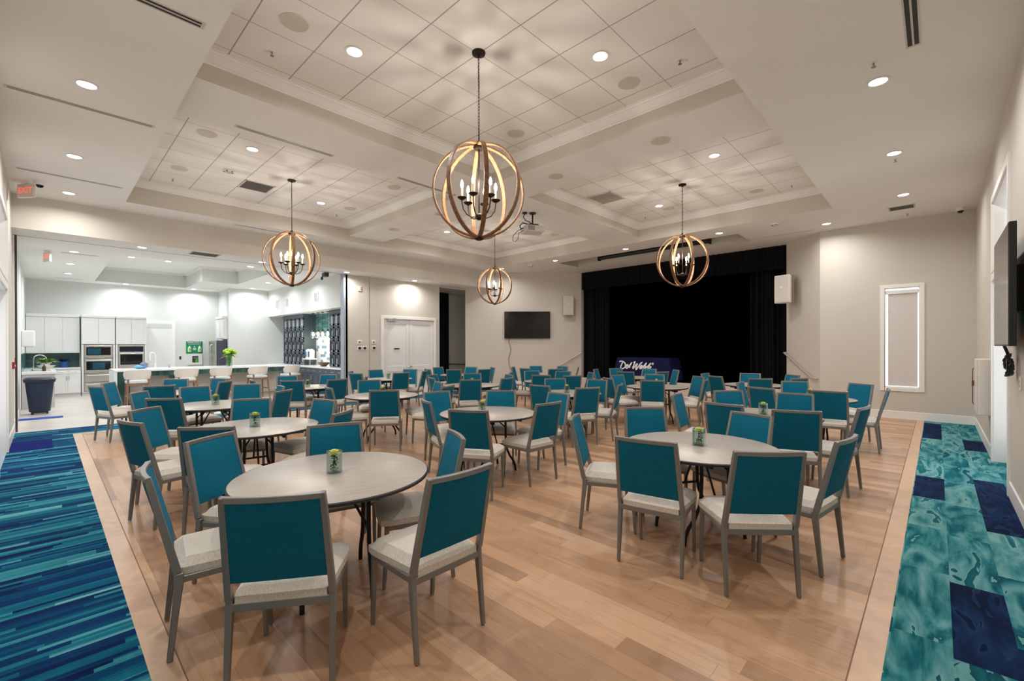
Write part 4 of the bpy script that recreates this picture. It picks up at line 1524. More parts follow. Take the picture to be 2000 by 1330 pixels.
b = MB(); b.lathe([(.075, -1.75), (.075, 1.75)], seg=18); b.xform(Matrix.Rotation(PI / 2, 4, 'X')); b.build('tube', BLACKP, t, smooth=True)
b = MB()
for s_ in (-1.76, 1.72):
    b.box(-.09, s_, -.1, .06, s_ + .04, .1); b.box(-.02, s_, .05, .02, s_ + .04, .36)
b.build('end_bracket', BLACKM, t, bevel=.008)

# ------------------------------------------------------------------ on the door wall
pl0 = None
for x, z, sc_, lab, dark in ((6.382, 1.70, 1, 'small white wall control, upper one left of the wall joint', True), (6.382, 1.52, 1, 'black-faced wall switch below the upper left control', True),
                             (6.545, 1.52, 1, 'white wall control right of the black-faced switch', False), (6.845, 1.70, 1, 'small white wall control, upper one right of the wall joint', True), (6.858, 1.525, 1, 'black-faced wall switch nearest the double doors', True)):
    yy = YD if x < 6.69 else YD + .02
    t = thing('wall_control', lab, 'wall switch', (x, yy, z), 0, 'wall controls by the double doors')
    b = MB(); b.box(-.065, -.016, -.055, .065, 0, .055); b.build('plate', WHITE, t, bevel=.004)
    blk = 'black-faced' in lab
    b = MB(); a = (.045, .035) if blk else (.03, .022)
    b.box(-a[0], -.019, -a[1], a[0], -.015, a[1]); b.build('display' if not blk else 'rocker', mat('display_grey', (110, 108, 104), .3) if not blk else BLACKP, t)
t = thing('wall_strobe', 'small white fire strobe high beside the kitchen opening jamb', 'alarm', (6.39, YD, 3.265))
b = MB(); b.box(-.05, -.03, -.07, .05, 0, .07); b.build('body', WHITE, t, bevel=.006)
b = MB(); b.box(-.02, -.05, -.02, .02, -.03, .05); b.build('strobe_lens', mat('strobe_red', (214, 204, 200), .2), t, bevel=.004)
t = thing('spot_camera', 'black spot fixture hanging under the header beam at the kitchen', 'camera', (5.42, 12.42, ZK))
b = MB(); b.box(-.04, -.04, -.05, .04, .04, 0); b.tube([(0, 0, -.05), (0, 0, -.1)], .012, 8); b.build('mount', BLACKP, t)
b = MB(); b.box(-.06, -.14, -.2, .06, .06, -.09); b.build('body', BLACKP, t, bevel=.01)
b = MB(); b.lathe([(.0, -.3), (.02, -.29), (.035, -.24), (.02, -.2), (.0, -.2)], (-.08, 0, 0), 12); b.build('sensor', BLACKP, t, smooth=True)

# alcove contents
curtain('alcove_curtain', 'black curtain in the alcove beside the double doors', 13.0, 0, 1.0, .01, 3.58, 7, .03, 9)
bpy.context.scene.objects['alcove_curtain'].data.transform(Matrix(((0, -1, 0, 10.62), (1, 0, 0, .45), (0, 0, 1, 0), (0, 0, 0, 1))))
t = thing('alcove_rail', 'dark handrail on the alcove wall beside the black curtain', 'handrail', (10.9, 14.0, .83))
b = MB(); b.tube([(-.1, -.08, .05), (.95, -.08, .0), (1.15, -.08, 0)], .02, 10); b.build('rail', mat('dark_steel', (96, 92, 88), .4, .6), t, smooth=True)
b = MB(); b.tube([(.1, -.08, .03), (.1, -.06, -.04), (.1, 0, -.05)], .01, 8); b.tube([(.9, -.08, .0), (.9, -.06, -.05), (.9, 0, -.06)], .01, 8); b.build('bracket', STEEL, t, smooth=True)

# ------------------------------------------------------------------ right wall
t = thing('side_television', 'black television on the near wall, cut off by the picture edge', 'television', (5.95, YR + .09, 2.06), PI)
b = MB(); b.box(-.62, -.045, -.5, .62, .0, .5); b.build('frame', BLACKP, t, bevel=.004)
b = MB(); b.box(-.61, -.0465, -.485, .61, -.0455, .49); b.build('screen', mat('tv_screen_b', (20, 22, 28), .1), t)
b = MB(); b.box(-.2, .0, -.2, .2, .09, .2); b.build('wall_bracket', BLACKM, t)
b = MB()
for i in range(3):
    r_ = .1 + .015 * i
    b.tube([(-.36 + r_ * math.cos(2 * PI * q / 16) * 1.3, .03 + .02 * math.sin(q * 1.3 + i), -.68 + r_ * .8 * math.sin(2 * PI * q / 16)) for q in range(16)], .009, 6, closed=True)
b.tube([(-.3, .0, -.5), (-.32, .02, -.56), (-.36, .03, -.6)], .012, 6)
b.box(-.42, .02, -.78, -.36, .06, -.62)
b.build('cable_bundle', BLACKP, t, smooth=True)
t = thing('wall_outlet', 'white outlet plate below the near-wall television', 'outlet', (6.1, YR, 1.22), PI)
b = MB(); b.box(-.06, -.008, -.06, .06, 0, .06); b.build('plate', WHITE, t, bevel=.003)
b = MB(); b.box(-.02, -.012, -.035, .02, -.008, -.008); b.box(-.02, -.012, .008, .02, -.008, .035); b.build('socket', mat('outlet_grey', (190, 188, 184), .4), t)
t = thing('wall_cabinet_box', 'white metal box on the wall beside the side door', 'wall box', (9.32, YR, .99), PI)
b = MB(); b.box(-.3, -.14, -.4, .3, 0, .38); b.build('case', mat('box_ivory', (214, 206, 198), .4), t, bevel=.005)
b = MB(); b.box(-.28, -.146, -.38, .28, -.14, .36); b.build('lid', mat('box_ivory_b', (218, 211, 203), .4), t, bevel=.003)
b = MB(); b.tube([(-.26, -.15, -.3), (-.26, -.165, -.28), (-.26, -.165, .22), (-.26, -.15, .24)], .006, 6); b.box(-.275, -.175, -.03, -.245, -.145, .05); b.build('latch', mat('latch_brown', (96, 70, 58), .5), t)

# ------------------------------------------------------------------ the kitchen
KYB = 20.55
b = MB(); b.box(-.6, KYB, 0, 4.8, KYB + .1, 4.5); struct(b.build('wall_kitchen_back', WALLK))
b = MB(); b.box(-.6, 12.33, 0, -.42, KYB, 4.5); struct(b.build('wall_kitchen_left', WALLK))
b = MB(); b.box(4.65, 18.8, 0, 7.0, 18.95, ZK + .1); b.box(4.735, 18.95, 0, 4.9, KYB, 4.5)
struct(b.build('wall_kitchen_blank', WALLK))
b = MB(); b.box(6.0, YD + .11, 2.73, 6.95, 18.8, ZK); b.box(6.75, YD + .12, 0, 6.95, 18.8, 2.73); b.box(6.0, YD + .12, 0, 6.3, YD + .21, 2.73)
struct(b.build('wall_bulkhead', WALLK))
ceil_box('ceiling_kitchen', [(-.6, 12.33, ZK, 1.12, KYB + .1, 4.6), (1.12, 12.33, ZK, 6.95, 13.8, 4.6), (1.12, 19.8, ZK, 4.9, KYB + .1, 4.6), (3.55, 17.4, ZK, 6.95, 19.8, 4.6), (4.58, 13.8, ZK, 6.95, 17.4, 4.6), (1.12, 13.8, ZKT, 4.58, 19.8, 4.6)], (WALLK, CEIL))
b = MB()
for q in ((1.12, 13.8, 1.2, 19.8), (1.12, 13.8, 4.58, 13.88), (1.12, 19.72, 3.55, 19.8), (3.47, 17.4, 3.55, 19.8), (3.47, 17.32, 4.58, 17.4), (4.5, 13.8, 4.58, 17.4)):
    b.box(q[0], q[1], ZKT - .07, q[2], q[3], ZKT)
struct(b.build('trim_10', TRIM))
base('baseboard_kitchen', [(4.65, 18.784, 0, 6.4, 18.8, .17), (3.36, KYB - .016, 0, 3.9, KYB, .17), (-.42, 12.4, 0, -.404, 15.6, .17)])
GT = [(58, 92, 96), (66, 104, 106), (52, 82, 90), (74, 112, 112), (60, 98, 104)]
b = MB(); b.box(-.42, KYB - .012, .92, .78, KYB, 1.4); struct(b.build('wall_backsplash', m_tilewall('green_glaze_tile', GT, .3, .075, 0)))
b = MB(); b.box(-.42, 16.6, .92, -.41, KYB - .012, 1.4); struct(b.build('wall_backsplash', m_tilewall('green_glaze_tile_b', GT, .3, .075, 1)))


def door_panel(b_, x0, x1, z0, z1, y, st=.06):
    """shaker front in the xz plane, face towards -y"""
    b_.box(x0, y, z0, x1, y + .014, z1)
    for q in ((x0, z0, x0 + st, z1), (x1 - st, z0, x1, z1), (x0 + st, z0, x1 - st, z0 + st), (x0 + st, z1 - st, x1 - st, z1)):
        b_.box(q[0], y - .008, q[1], q[2], y, q[3])


CABW = mat('white_cabinet_paint', (226, 226, 224), .4)
# base cabinet with two drawers and two doors
t = thing('base_cabinet', 'white base cabinet left of the stacked ovens', 'cabinet', (0, 19.93, 0))
b = MB(); b.box(.2, .015, .1, .79, .6, .88); b.box(.2, .06, 0, .79, .6, .1); b.box(-.41, .03, 0, .2, .6, .88); b.build('body', CABW, t)
for x0, x1 in ((.205, .493), (.497, .785)):
    b = MB(); b.box(x0, 0, .72, x1, .015, .875); dd = b.build('drawer', CABW, t, bevel=.003)
    b = MB(); b.tube([((x0 + x1) / 2 - .06, -.02, .8), ((x0 + x1) / 2 + .06, -.02, .8)], .006, 6); b.build('handle', STEEL, dd)
    b = MB(); door_panel(b, x0, x1, .11, .71, 0, .05); dd = b.build('door', CABW, t)
    hx = .468 if x0 < .3 else .522
    b = MB(); b.tube([(hx, -.025, .52), (hx, -.025, .66)], .006, 6); b.build('handle', STEEL, dd)
b = MB(); b.box(-.41, 19.9, .88, .79, KYB - .012, .92); tag(b.build('countertop', QUARTZ, bevel=.003), 'white countertop under the tiled splashback', 'countertop')
# sink run along the left wall
t = thing('sink_cabinet', 'white sink counter end behind the navy trash can', 'cabinet', (0, 0, 0))
b = MB(); b.box(-.41, 16.6, 0, .17, 16.66, .88); b.box(-.41, 16.66, .09, .15, 19.87, .88); b.build('body', mat('end_panel_grey', (198, 194, 192), .5), t)
b = MB(); b.box(-.41, 16.55, .88, .2, 19.88, .945); b.build('countertop', QUARTZ, t, bevel=.004)
b = MB(); b.box(-.28, 17.1, .9455, .1, 17.8, .947); b.build('sink', STEEL, t)
t = thing('faucet', 'tall curved chrome faucet at the sink counter', 'faucet', (-.22, 17.45, .947))
b = MB(); b.lathe([(.0, 0), (.03, 0), (.03, .02), (.016, .04), (.0, .04)], seg=14); b.tube([(0, 0, .03), (0, 0, .3)] + [(.12 - .12 * math.cos(a * PI / 8), 0, .3 + .12 * math.sin(a * PI / 8)) for a in range(1, 9)] + [(.24, 0, .17)], .013, 8); b.build('spout', CHROME, t, smooth=True)
b = MB(); b.tube([(0, -.02, .05), (0, -.09, .1)], .008, 6); b.build('lever', CHROME, t, smooth=True)
t = thing('soap_bottle', 'dark soap bottle beside the sink faucet', 'bottle', (-.02, 16.95, .947))
b = MB(); b.lathe([(.0, 0), (.035, 0), (.036, .11), (.014, .14), (.012, .16), (.0, .16)], seg=14); b.build('body', mat('amber_bottle', (66, 50, 42), .2), t, smooth=True)
b = MB(); b.tube([(0, 0, .155), (0, 0, .2), (.04, 0, .2)], .006, 6); b.build('pump', BLACKP, t)
t = thing('serving_bowl', 'cream angular bowl on the sink counter', 'bowl', (.02, 18.6, .946))
b = MB(); b.lathe([(.09, 0), (.2, .1), (.195, .1), (.085, .012), (.0, .012)], seg=4); b.build('shell', mat('bowl_cream', (206, 196, 178), .5), t)
t = thing('paper_towel_dispenser', 'white paper towel dispenser on the kitchen side wall', 'dispenser', (-.42, 16.9, 1.6))
b = MB(); b.box(0, -.17, -.02, .24, .17, .4); b.build('cover', WHITE, t, bevel=.03, seg=3)
b = MB(); b.box(.04, -.14, -.024, .2, .14, -.018); b.build('slot', VENTD, t)
t = thing('potted_plant', 'bright green leafy plant behind the sink faucet', 'plant', (.0, 19.3, .946))
b = MB(); b.lathe([(.0, 0), (.09, 0), (.11, .16), (.1, .16), (.0, .14)], seg=18); b.build('pot', mat('pot_white', (222, 218, 210), .4), t, smooth=True)
b = MB()
rr = random.Random(4)
for i in range(46):
    a = rr.uniform(0, 6.28)
    leaf(b, (.03 * math.cos(a), .03 * math.sin(a), .15), (math.cos(a), math.sin(a), rr.uniform(.4, 2.2)), rr.uniform(.2, .36), rr.uniform(.08, .13), 0, .45)
b.build('leaves', LEAFB, t, smooth=True)
t = thing('blue_flower_pot', 'blue pot with dark blue flowers on the back counter', 'plant', (.42, 20.2, .92))
BLUEP = mat('cobalt_glaze', (30, 84, 150), .3)
b = MB(); b.lathe([(.0, 0), (.075, 0), (.095, .19), (.085, .19), (.0, .17)], seg=18); b.build('pot', BLUEP, t, smooth=True)
b = MB()
for i in range(60):
    a = rr.uniform(0, 6.28)
    leaf(b, (.03 * math.cos(a), .03 * math.sin(a), .18), (math.cos(a), math.sin(a), rr.uniform(.2, 2)), rr.uniform(.1, .18), .05, 0, .3)
b.build('flowers', mat('deep_blue_petals', (26, 52, 92), .6), t, smooth=True)
t = thing('wall_outlet', 'white outlet plate on the green splashback', 'outlet', (.1, KYB - .012, 1.13))
b = MB(); b.box(-.05, -.008, -.075, .05, 0, .075); b.build('plate', WHITE, t, bevel=.003)
b = MB(); b.box(-.02, -.011, -.05, .02, -.008, .05); b.build('socket', mat('outlet_pale', (204, 204, 202), .4), t)

# wall cabinets over the splashback and over the ovens
for (x0, x1, nd, z0, z1, yf, lab) in ((-.41, .78, 3, 1.38, 2.52, 20.2, 'white wall cabinet with three doors over the green splashback'), (.81, 1.62, 2, 1.66, 2.52, 19.93, 'white cabinet above the stacked microwave and oven'),
                                      (1.64, 2.44, 2, 1.66, 2.52, 19.93, 'white cabinet above the single wall oven')):
    t = thing('wall_cabinet', lab, 'cabinet', (0, yf, 0))
    b = MB(); b.box(x0, .02, z0, x1, KYB - yf, z1); b.build('body', CABW, t)
    for i in range(nd):
        b = MB(); wd = (x1 - x0) / nd
        door_panel(b, x0 + wd * i + .004, x0 + wd * (i + 1) - .004, z0 + .01, z1 - .01, .006)
        b.build('door', CABW, t)
    b = MB(); b.box(x0 - .005, -.03, z1, x1 + .005, KYB - yf, z1 + .1); b.build('crown', CABW, t, bevel=.02)
for (x0, x1, lab, zb) in ((.81, 1.62, 'white tall oven cabinet around the stacked microwave and oven', 0), (1.64, 2.44, 'white tall oven cabinet around the single wall oven', 0)):
    t = thing('oven_cabinet', lab, 'cabinet', (0, 19.95, 0))
    b = MB(); b.box(x0, 0, .1, x0 + .05, .59, 1.655); b.box(x1 - .05, 0, .1, x1, .59, 1.655); b.box(x0, .06, 0, x1, .59, .1); b.box(x0 + .05, .3, .1, x1 - .05, .59, 1.655); b.box(x0 + .05, 0, .1, x1 - .05, .3, .13)
    if x0 > 1.5:
        b.box(x0 + .05, 0, .13, x1 - .05, .3, .78)
    b.build('body', CABW, t)


def oven(lab, x0, x1, z0, z1, panel, glass, name, win=None):
    t_ = thing(name, lab, 'oven', (0, 19.93, 0))
    b_ = MB(); b_.box(x0, 0, z0, x1, .3, z1); b_.build('body', STEEL, t_, bevel=.004)
    b_ = MB(); b_.box(x0 + .05, -.008, z0 + glass[0], x1 - .05, 0, z0 + glass[1]); g_ = b_.build('glass_door', DARKGL, t_, bevel=.002)
    if win:
        b_ = MB(); b_.box(x0 + win[0], -.0095, z0 + glass[0] + .03, x0 + win[1], -.008, z0 + glass[1] - .04); b_.build('window', mat('oven_window_teal', (20, 74, 92), .1) if not bpy.data.materials.get('oven_window_teal') else bpy.data.materials['oven_window_teal'], g_)
    if panel:
        b_ = MB(); b_.box(x0 + .03, -.008, z0 + panel[0], x1 - .03, 0, z0 + panel[1]); b_.build('control_panel', mat('control_black', (16, 24, 46), .12) if not bpy.data.materials.get('control_black') else bpy.data.materials['control_black'], t_)
    b_ = MB()
    zh = z0 + glass[1] + .035
    b_.tube([(x0 + .04, -.05, zh), (x1 - .04, -.05, zh)], .012, 8)
    b_.tube([(x0 + .06, 0, zh), (x0 + .06, -.05, zh)], .008, 6); b_.tube([(x1 - .06, 0, zh), (x1 - .06, -.05, zh)], .008, 6)
    b_.build('handle', STEEL, t_, smooth=True)


oven('steel microwave oven, upper of the stacked pair', .87, 1.56, 1.21, 1.655, None, (.09, .36), 'microwave_oven', (.08, .4))
oven('steel oven below the microwave, lower of the stacked pair', .87, 1.56, .72, 1.2, None, (.1, .38), 'microwave_oven', (.2, .5))
oven('steel single wall oven right of the stacked pair', 1.7, 2.38, .79, 1.655, (.62, .8), (.18, .53), 'wall_oven')
t = thing('warming_drawer', 'steel warming drawers under the stacked ovens', 'drawer', (0, 19.93, 0))
for z0, z1 in ((.43, .71), (.14, .42)):
    b = MB(); b.box(.87, 0, z0, 1.56, .28, z1); dd = b.build('drawer', STEEL, t, bevel=.004)
    b = MB(); b.tube([(.92, -.045, z1 - .06), (1.51, -.045, z1 - .06)], .012, 8); b.tube([(.95, 0, z1 - .06), (.95, -.045, z1 - .06)], .008, 6); b.tube([(1.48, 0, z1 - .06), (1.48, -.045, z1 - .06)], .008, 6); b.build('handle', STEEL, dd, smooth=True)

# the opening right of the ovens
do = struct(placed(casing(2.55, 3.25, 0, 2.42, .1, .02, False).build('door_4', TRIM), (0, KYB, 0), 0))
b = MB(); b.box(2.55, -.012, 0, 3.25, -.002, 2.42); b.build('door_leaf', WHITE, do)
b = MB(); b.box(2.55, -.02, 2.26, 3.25, -.012, 2.42); b.build('track', mat('track_white', (204, 206, 206), .5), do)

# emergency board and eyewash box
GRN = mat('safety_green', (6, 134, 84), .5)
t = thing('emergency_sign', 'green emergency board with two bottles on the kitchen back wall', 'sign', (3.94, KYB, 1.545))
b = MB(); b.box(-.26, -.02, -.235, .26, 0, .235); b.build('board', GRN, t, bevel=.004)
b = MB(); b.box(-.245, -.022, .1, .245, -.02, .225); b.build('header', mat('safety_green_dark', (4, 108, 66), .5), t)
text_obj('lettering', 'EMERGENCY', .078, WHT, t, (0, -.0225, .19), (PI / 2, 0, 0))
text_obj('lettering', 'EYEWASH STATION', .044, WHT, t, (0, -.0225, .125), (PI / 2, 0, 0))
for x in (-.16, .16):
    b = MB(); b.lathe([(.0, -.17), (.058, -.17), (.06, -.02), (.03, .03), (.022, .06), (.0, .06)], (x, -.05, 0), 14)
    bt = b.build('bottle', mat('bottle_green_clear', (170, 222, 176), .25) if x < 0 else bpy.data.materials['bottle_green_clear'], t, smooth=True)
    b = MB(); b.box(x - .022, -.113, -.11, x + .022, -.108, -.03); b.build('bottle_tag', mat('bottle_tag', (214, 120, 84), .5) if x < 0 else bpy.data.materials['bottle_tag'], bt)
b = MB(); b.ball((0, -.022, .03), .025, 10, 6, 1); b.box(-.05, -.024, -.08, .05, -.02, -.01); b.box(-.065, -.024, -.1, .065, -.02, -.085); b.build('pictogram', mat('pictogram_pale', (196, 206, 202), .5), t)
t = thing('eyewash_box', 'white wall box with a dark niche under the emergency board', 'wall box', (3.95, KYB, 1.11))
b = MB()
for q in ((-.22, -.22, .22, -.14), (-.22, .12, .22, .2), (-.22, -.14, -.1, .12), (.1, -.14, .22, .12)):
    b.box(q[0], -.12, q[1], q[2], 0, q[3])
b.build('case', WHITE, t)
b = MB(); b.box(-.1, -.02, -.14, .1, -.01, .12); b.build('niche', mat('niche_grey', (132, 134, 150), .5), t)
b = MB(); b.lathe([(.0, -.14), (.035, -.14), (.04, -.03), (.0, .0)], (.045, -.07, 0), 12); b.build('green_bottle', mat('lime_plastic', (52, 190, 52), .4), t, smooth=True)
b = MB(); b.lathe([(.0, -.14), (.035, -.14), (.035, .0), (.0, .02)], (-.05, -.07, 0), 12); b.build('red_bottle', mat('maroon_plastic', (112, 30, 44), .4), t, smooth=True)
t = thing('wall_switch', 'small dark switch left of the emergency board', 'wall switch', (3.5, KYB, 1.16))
b = MB(); b.box(-.03, -.01, -.06, .03, 0, .06); b.build('plate', BLACKP, t, bevel=.003)
b = MB(); b.box(-.012, -.014, -.025, .012, -.01, .025); b.build('rocker', mat('rocker_grey', (60, 60, 64), .4), t)

# fridge in its niche, front towards the ovens, and the cabinet above it
t = thing('refrigerator', 'tall stainless refrigerator in the niche by the emergency board', 'refrigerator', (4.62, 19.42, 0))
b = MB(); b.box(-.3, -.45, .03, .1, .45, 1.8); b.build('body', mat('fridge_charcoal', (62, 64, 78), .4), t, bevel=.005)
for y0, y1 in ((-.45, -.005), (.005, .45)):
    b = MB(); b.box(-.36, y0, .72, -.305, y1, 1.79); dd = b.build('door', STEEL, t, bevel=.008)
    yh = -.05 if y0 < -.1 else .05
    b = MB(); b.tube([(-.36, yh, .82), (-.41, yh, .86), (-.42, yh, 1.2), (-.41, yh, 1.62), (-.36, yh, 1.66)], .013, 8); b.build('handle', STEEL, dd, smooth=True)
b = MB(); b.box(-.36, -.45, .08, -.305, .45, .71); dd = b.build('freezer_drawer', STEEL, t, bevel=.008)
b = MB(); b.tube([(-.36, -.38, .62), (-.41, -.36, .62), (-.41, .36, .62), (-.36, .38, .62)], .013, 8); b.build('handle', STEEL, dd, smooth=True)
t = thing('wall_cabinet', 'white cabinet above the refrigerator', 'cabinet', (4.735, 19.46, 0))
b = MB(); b.box(-.2, -.5, 1.86, 0, .5, 2.6); b.build('body', CABW, t)
for y0, y1 in ((-.495, -.005), (.005, .495)):
    b = MB(); door_panel(b, y0, y1, 1.88, 2.58, 0); b.xform(Matrix.Translation((-.215, 0, 0)) @ Matrix(((0, 1, 0, 0), (1, 0, 0, 0), (0, 0, 1, 0), (0, 0, 0, 1)))); b.build('door', CABW, t)
b = MB(); b.box(-.25, -.52, 2.6, 0, .52, 2.7); b.build('crown', CABW, t, bevel=.02)

# island
t = thing('kitchen_island', 'long kitchen island with white top and green tiled front', 'kitchen island', (0, 0, 0))
b = MB(); b.box(1.24, 15.5, .915, 5.5, 16.85, .96); b.build('countertop', QUARTZ, t, bevel=.004)
b = MB(); b.box(1.24, 15.52, 0, 1.3, 16.85, .915); b.build('end_panel', mat('waterfall_white', (230, 232, 236), .3), t)
b = MB(); b.box(1.38, 15.95, .1, 5.4, 16.8, .914); b.box(1.38, 16.0, 0, 5.4, 16.7, .1); b.build('body', mat('island_pale_panel', (202, 196, 188), .6), t)
GI = [(42, 76, 70), (50, 86, 78), (38, 68, 66), (58, 94, 86)]
b = MB(); b.box(1.3, 15.55, 0, 1.56, 15.95, .915); b.box(1.56, 15.55, .78, 5.45, 15.95, .915); b.build('tiled_front', m_tilewall('island_green_tile', GI, .075, .3, 2), t)
b = MB()
for x in (2.45, 3.55, 4.6):
    b.box(x, 15.7, .68, x + .09, 15.95, .78)
b.build('bracket', m_tilewall('bracket_green', GI, .09, .3, 2), t)
# things on the island
t = thing('island_faucet', 'white pull-down faucet on the island', 'faucet', (2.2, 16.35, .96))
b = MB(); b.lathe([(.0, 0), (.032, 0), (.03, .02), (.02, .03), (.0, .03)], seg=14); b.tube([(0, 0, .02), (0, 0, .16)], .02, 10); b.tube([(0, 0, .15), (0, 0, .38), (-.03, 0, .44), (-.09, 0, .45), (-.12, 0, .42), (-.12, 0, .22)], .016, 8); b.build('spout', WHITE, t, smooth=True)
b = MB(); b.tube([(0, 0, .12), (-.13, 0, .13)], .009, 8); b.build('lever', STEEL, t, smooth=True)
t = thing('soap_pump', 'small steel soap pump beside the island faucet', 'dispenser', (2.52, 16.35, .96))
b = MB(); b.lathe([(.0, 0), (.018, 0), (.014, .03), (.008, .06), (.008, .09), (.0, .09)], seg=12); b.build('base', STEEL, t, smooth=True)
b = MB(); b.tube([(0, 0, .085), (-.05, 0, .095)], .006, 6); b.build('nozzle', STEEL, t, smooth=True)
t = thing('cleaning_bag', 'light blue bag with a clear dome on the island', 'bag', (1.82, 16.2, .96))
b = MB(); b.ball((0, 0, .052), .12, 14, 8, .42); b.ball((.1, .03, .052), .1, 14, 8, .5); b.build('cloth', mat('sky_blue_plastic', (92, 158, 190), .4), t, smooth=True)
b = MB(); b.ball((.11, .02, .1), .1, 16, 8, .85); b.build('dome', mat('grey_blue_film', (110, 126, 150), .15), t, smooth=True)
t = thing('flower_vase', 'tall glass vase of white and green blooms on the island', 'vase', (3.93, 15.85, .96))
b = MB(); b.lathe([(.075, 0), (.08, .005), (.08, .3), (.076, .3), (.076, .015), (.0, .015)], seg=24); b.build('glass', GLASS, t, smooth=True)
b = MB()
for i in range(16):
    a = i * 2.4
    b.tube([(.03 * math.cos(a + 2), .03 * math.sin(a + 2), .02), (.06 * math.cos(a), .06 * math.sin(a), .3), (.1 * math.cos(a), .1 * math.sin(a), .4)], .007, 6)
for i in range(14):
    a = i * 2.4 + 1
    leaf(b, (.02 * math.cos(a), .02 * math.sin(a), .05 + .01 * i), (math.cos(a) * .4, math.sin(a) * .4, 1), .13, .06, 0, .1)
b.build('stems', LEAFB, t, smooth=True)
b = MB()
for i in range(60):
    a = rr.uniform(0, 6.28)
    leaf(b, (.05 * math.cos(a), .05 * math.sin(a), .3 + rr.uniform(0, .08)), (math.cos(a), math.sin(a), rr.uniform(-.1, 1.6)), rr.uniform(.13, .24), rr.uniform(.05, .09), 0, .4)
b.build('leaves', LEAFB, t, smooth=True)
for i in range(9):
    a = i * 2.4
    r_ = .05 + .018 * i
    b = MB(); b.ball((r_ * math.cos(a), r_ * math.sin(a), .52 - .012 * i), .058, 12, 8, .85)
    b.build('bloom', mat('lime_bloom', (170, 206, 60), .6) if i == 0 else (bpy.data.materials['lime_bloom'] if i % 3 else mat('white_bloom_%d' % i, (214, 224, 180), .6)), t, smooth=True)


# bar stools
def make_stool():
    t_ = thing('bar_stool', '', 'stool')
    for sx in (-1, 1):
        for sy in (-1, 1):
            b_ = MB()
            top = .66 if sy > 0 else .74
            b_.bar([(sx * .235, sy * .225 - (.04 if sy < 0 else 0), 0), (sx * .215, sy * .2, .4), (sx * .205, sy * .19, top)], (1, 0, 0), [.026, .036, .042], [.026, .036, .044])
            b_.build('leg', STOOLW, t_, bevel=.004)
    b_ = MB()
    for z, y0 in ((.22, .2),):
        b_.bar([(-.21, y0, z), (.21, y0, z)], (0, 0, 1), .025, .03)
        for sx in (-1, 1):
            b_.bar([(sx * .22, -.22, z + .08), (sx * .22, .2, z + .08)], (0, 0, 1), .025, .03)
    b_.bar([(-.2, -.19, .6), (.2, -.19, .6)], (0, 0, 1), .05, .03); b_.bar([(-.2, .19, .6), (.2, .19, .6)], (0, 0, 1), .05, .03)
    for sx in (-1, 1):
        b_.bar([(sx * .2, -.19, .6), (sx * .2, .19, .6)], (0, 0, 1), .05, .03)
    b_.build('stretcher', STOOLW, t_, bevel=.003)
    b_ = MB(); b_.box(-.235, -.2, .625, .235, .235, .70); b_.build('seat', mat('stool_seat_pale', (202, 212, 212), .85), t_, bevel=.025, seg=3, smooth=True)
    b_ = MB()
    vs, fs = [], []
    n_, mz = 20, 7
    for s_ in (0, 1):
        for j in range(mz):
            q = j / (mz - 1)
            for i in range(n_):
                a = PI * (1.0 + i / (n_ - 1)) 
                u = abs(i / (n_ - 1) - .5) * 2
                rx, ry = .255 + .03 * q - s_ * .035, .235 + .05 * q - s_ * .035
                zt = .97 - .05 * u ** 3
                z0 = .72 + .02 * u
                if u > .85:
                    zt -= (u - .85) * .5
                vs.append((rx * math.cos(a), ry * math.sin(a) + .02, z0 + (zt - z0) * q))
    N_ = n_ * mz
    for j in range(mz - 1):
        for i in range(n_ - 1):
            q = j * n_ + i
            fs += [(q, q + 1, q + n_ + 1, q + n_), (N_ + q, N_ + q + n_, N_ + q + n_ + 1, N_ + q + 1)]
    for i in range(n_ - 1):
        for j in (0, mz - 1):
            q = j * n_ + i
            fs.append((q, N_ + q, N_ + q + 1, q + 1))
    for j in range(mz - 1):
        for i in (0, n_ - 1):
            q = j * n_ + i
            fs.append((q, q + n_, N_ + q + n_, N_ + q))
    b_.add(vs, fs)
    b_.build('backrest', CREAM, t_, smooth=True)
    return t_


st0 = None
for x, y, rz, lab in ((1.66, 15.08, 0, 'cream barrel-back bar stool at the open end of the island'), (2.72, 15.15, .0, 'second cream bar stool from the open end of the island'), (3.55, 15.15, .0, 'third cream bar stool from the open end of the island'),
                      (4.5, 15.05, .1, 'fourth cream bar stool along the island front, before the big flower vase'), (5.52, 15.2, .35, 'cream bar stool turned sideways at the locker end of the island')):
    if st0 is None:
        st0 = make_stool(); st0.location = (x, y, 0); t = st0
    else:
        t = dup(st0, (x, y, 0), rz)
    tag(t, lab, 'stool', 'bar stools at the island')

# trash can
t = thing('trash_can', 'tall navy plastic trash can at the end of the sink counter', 'trash can', (-.09, 15.35, 0.0))
b = MB()
sq = lambda r_, z_, n_=5: [(x * r_, y * r_, z_) for x, y in [(math.copysign(abs(math.cos(a)) ** .45, math.cos(a)), math.copysign(abs(math.sin(a)) ** .45, math.sin(a))) for a in [2 * PI * i / 32 for i in range(32)]]]
prof = [(.17, .06), (.178, .07), (.24, .74), (.262, .75), (.265, .79), (.25, .795), (.235, .79), (.165, .1)]
vs = [p_ for r_, z_ in prof for p_ in sq(r_, z_)]
fs = [(j * 32 + i, j * 32 + (i + 1) % 32, (j + 1) * 32 + (i + 1) % 32, (j + 1) * 32 + i) for j in range(len(prof) - 1) for i in range(32)]
fs += [tuple(range(32))[::-1], tuple((len(prof) - 1) * 32 + i for i in range(32))]
b.add(vs, fs); b.build('bin', NAVYD, t, smooth=True)
b = MB(); vs = [p_ for r_, z_ in [(.27, .79), (.275, .81), (.25, .85), (.22, .86)] for p_ in sq(r_, z_)]
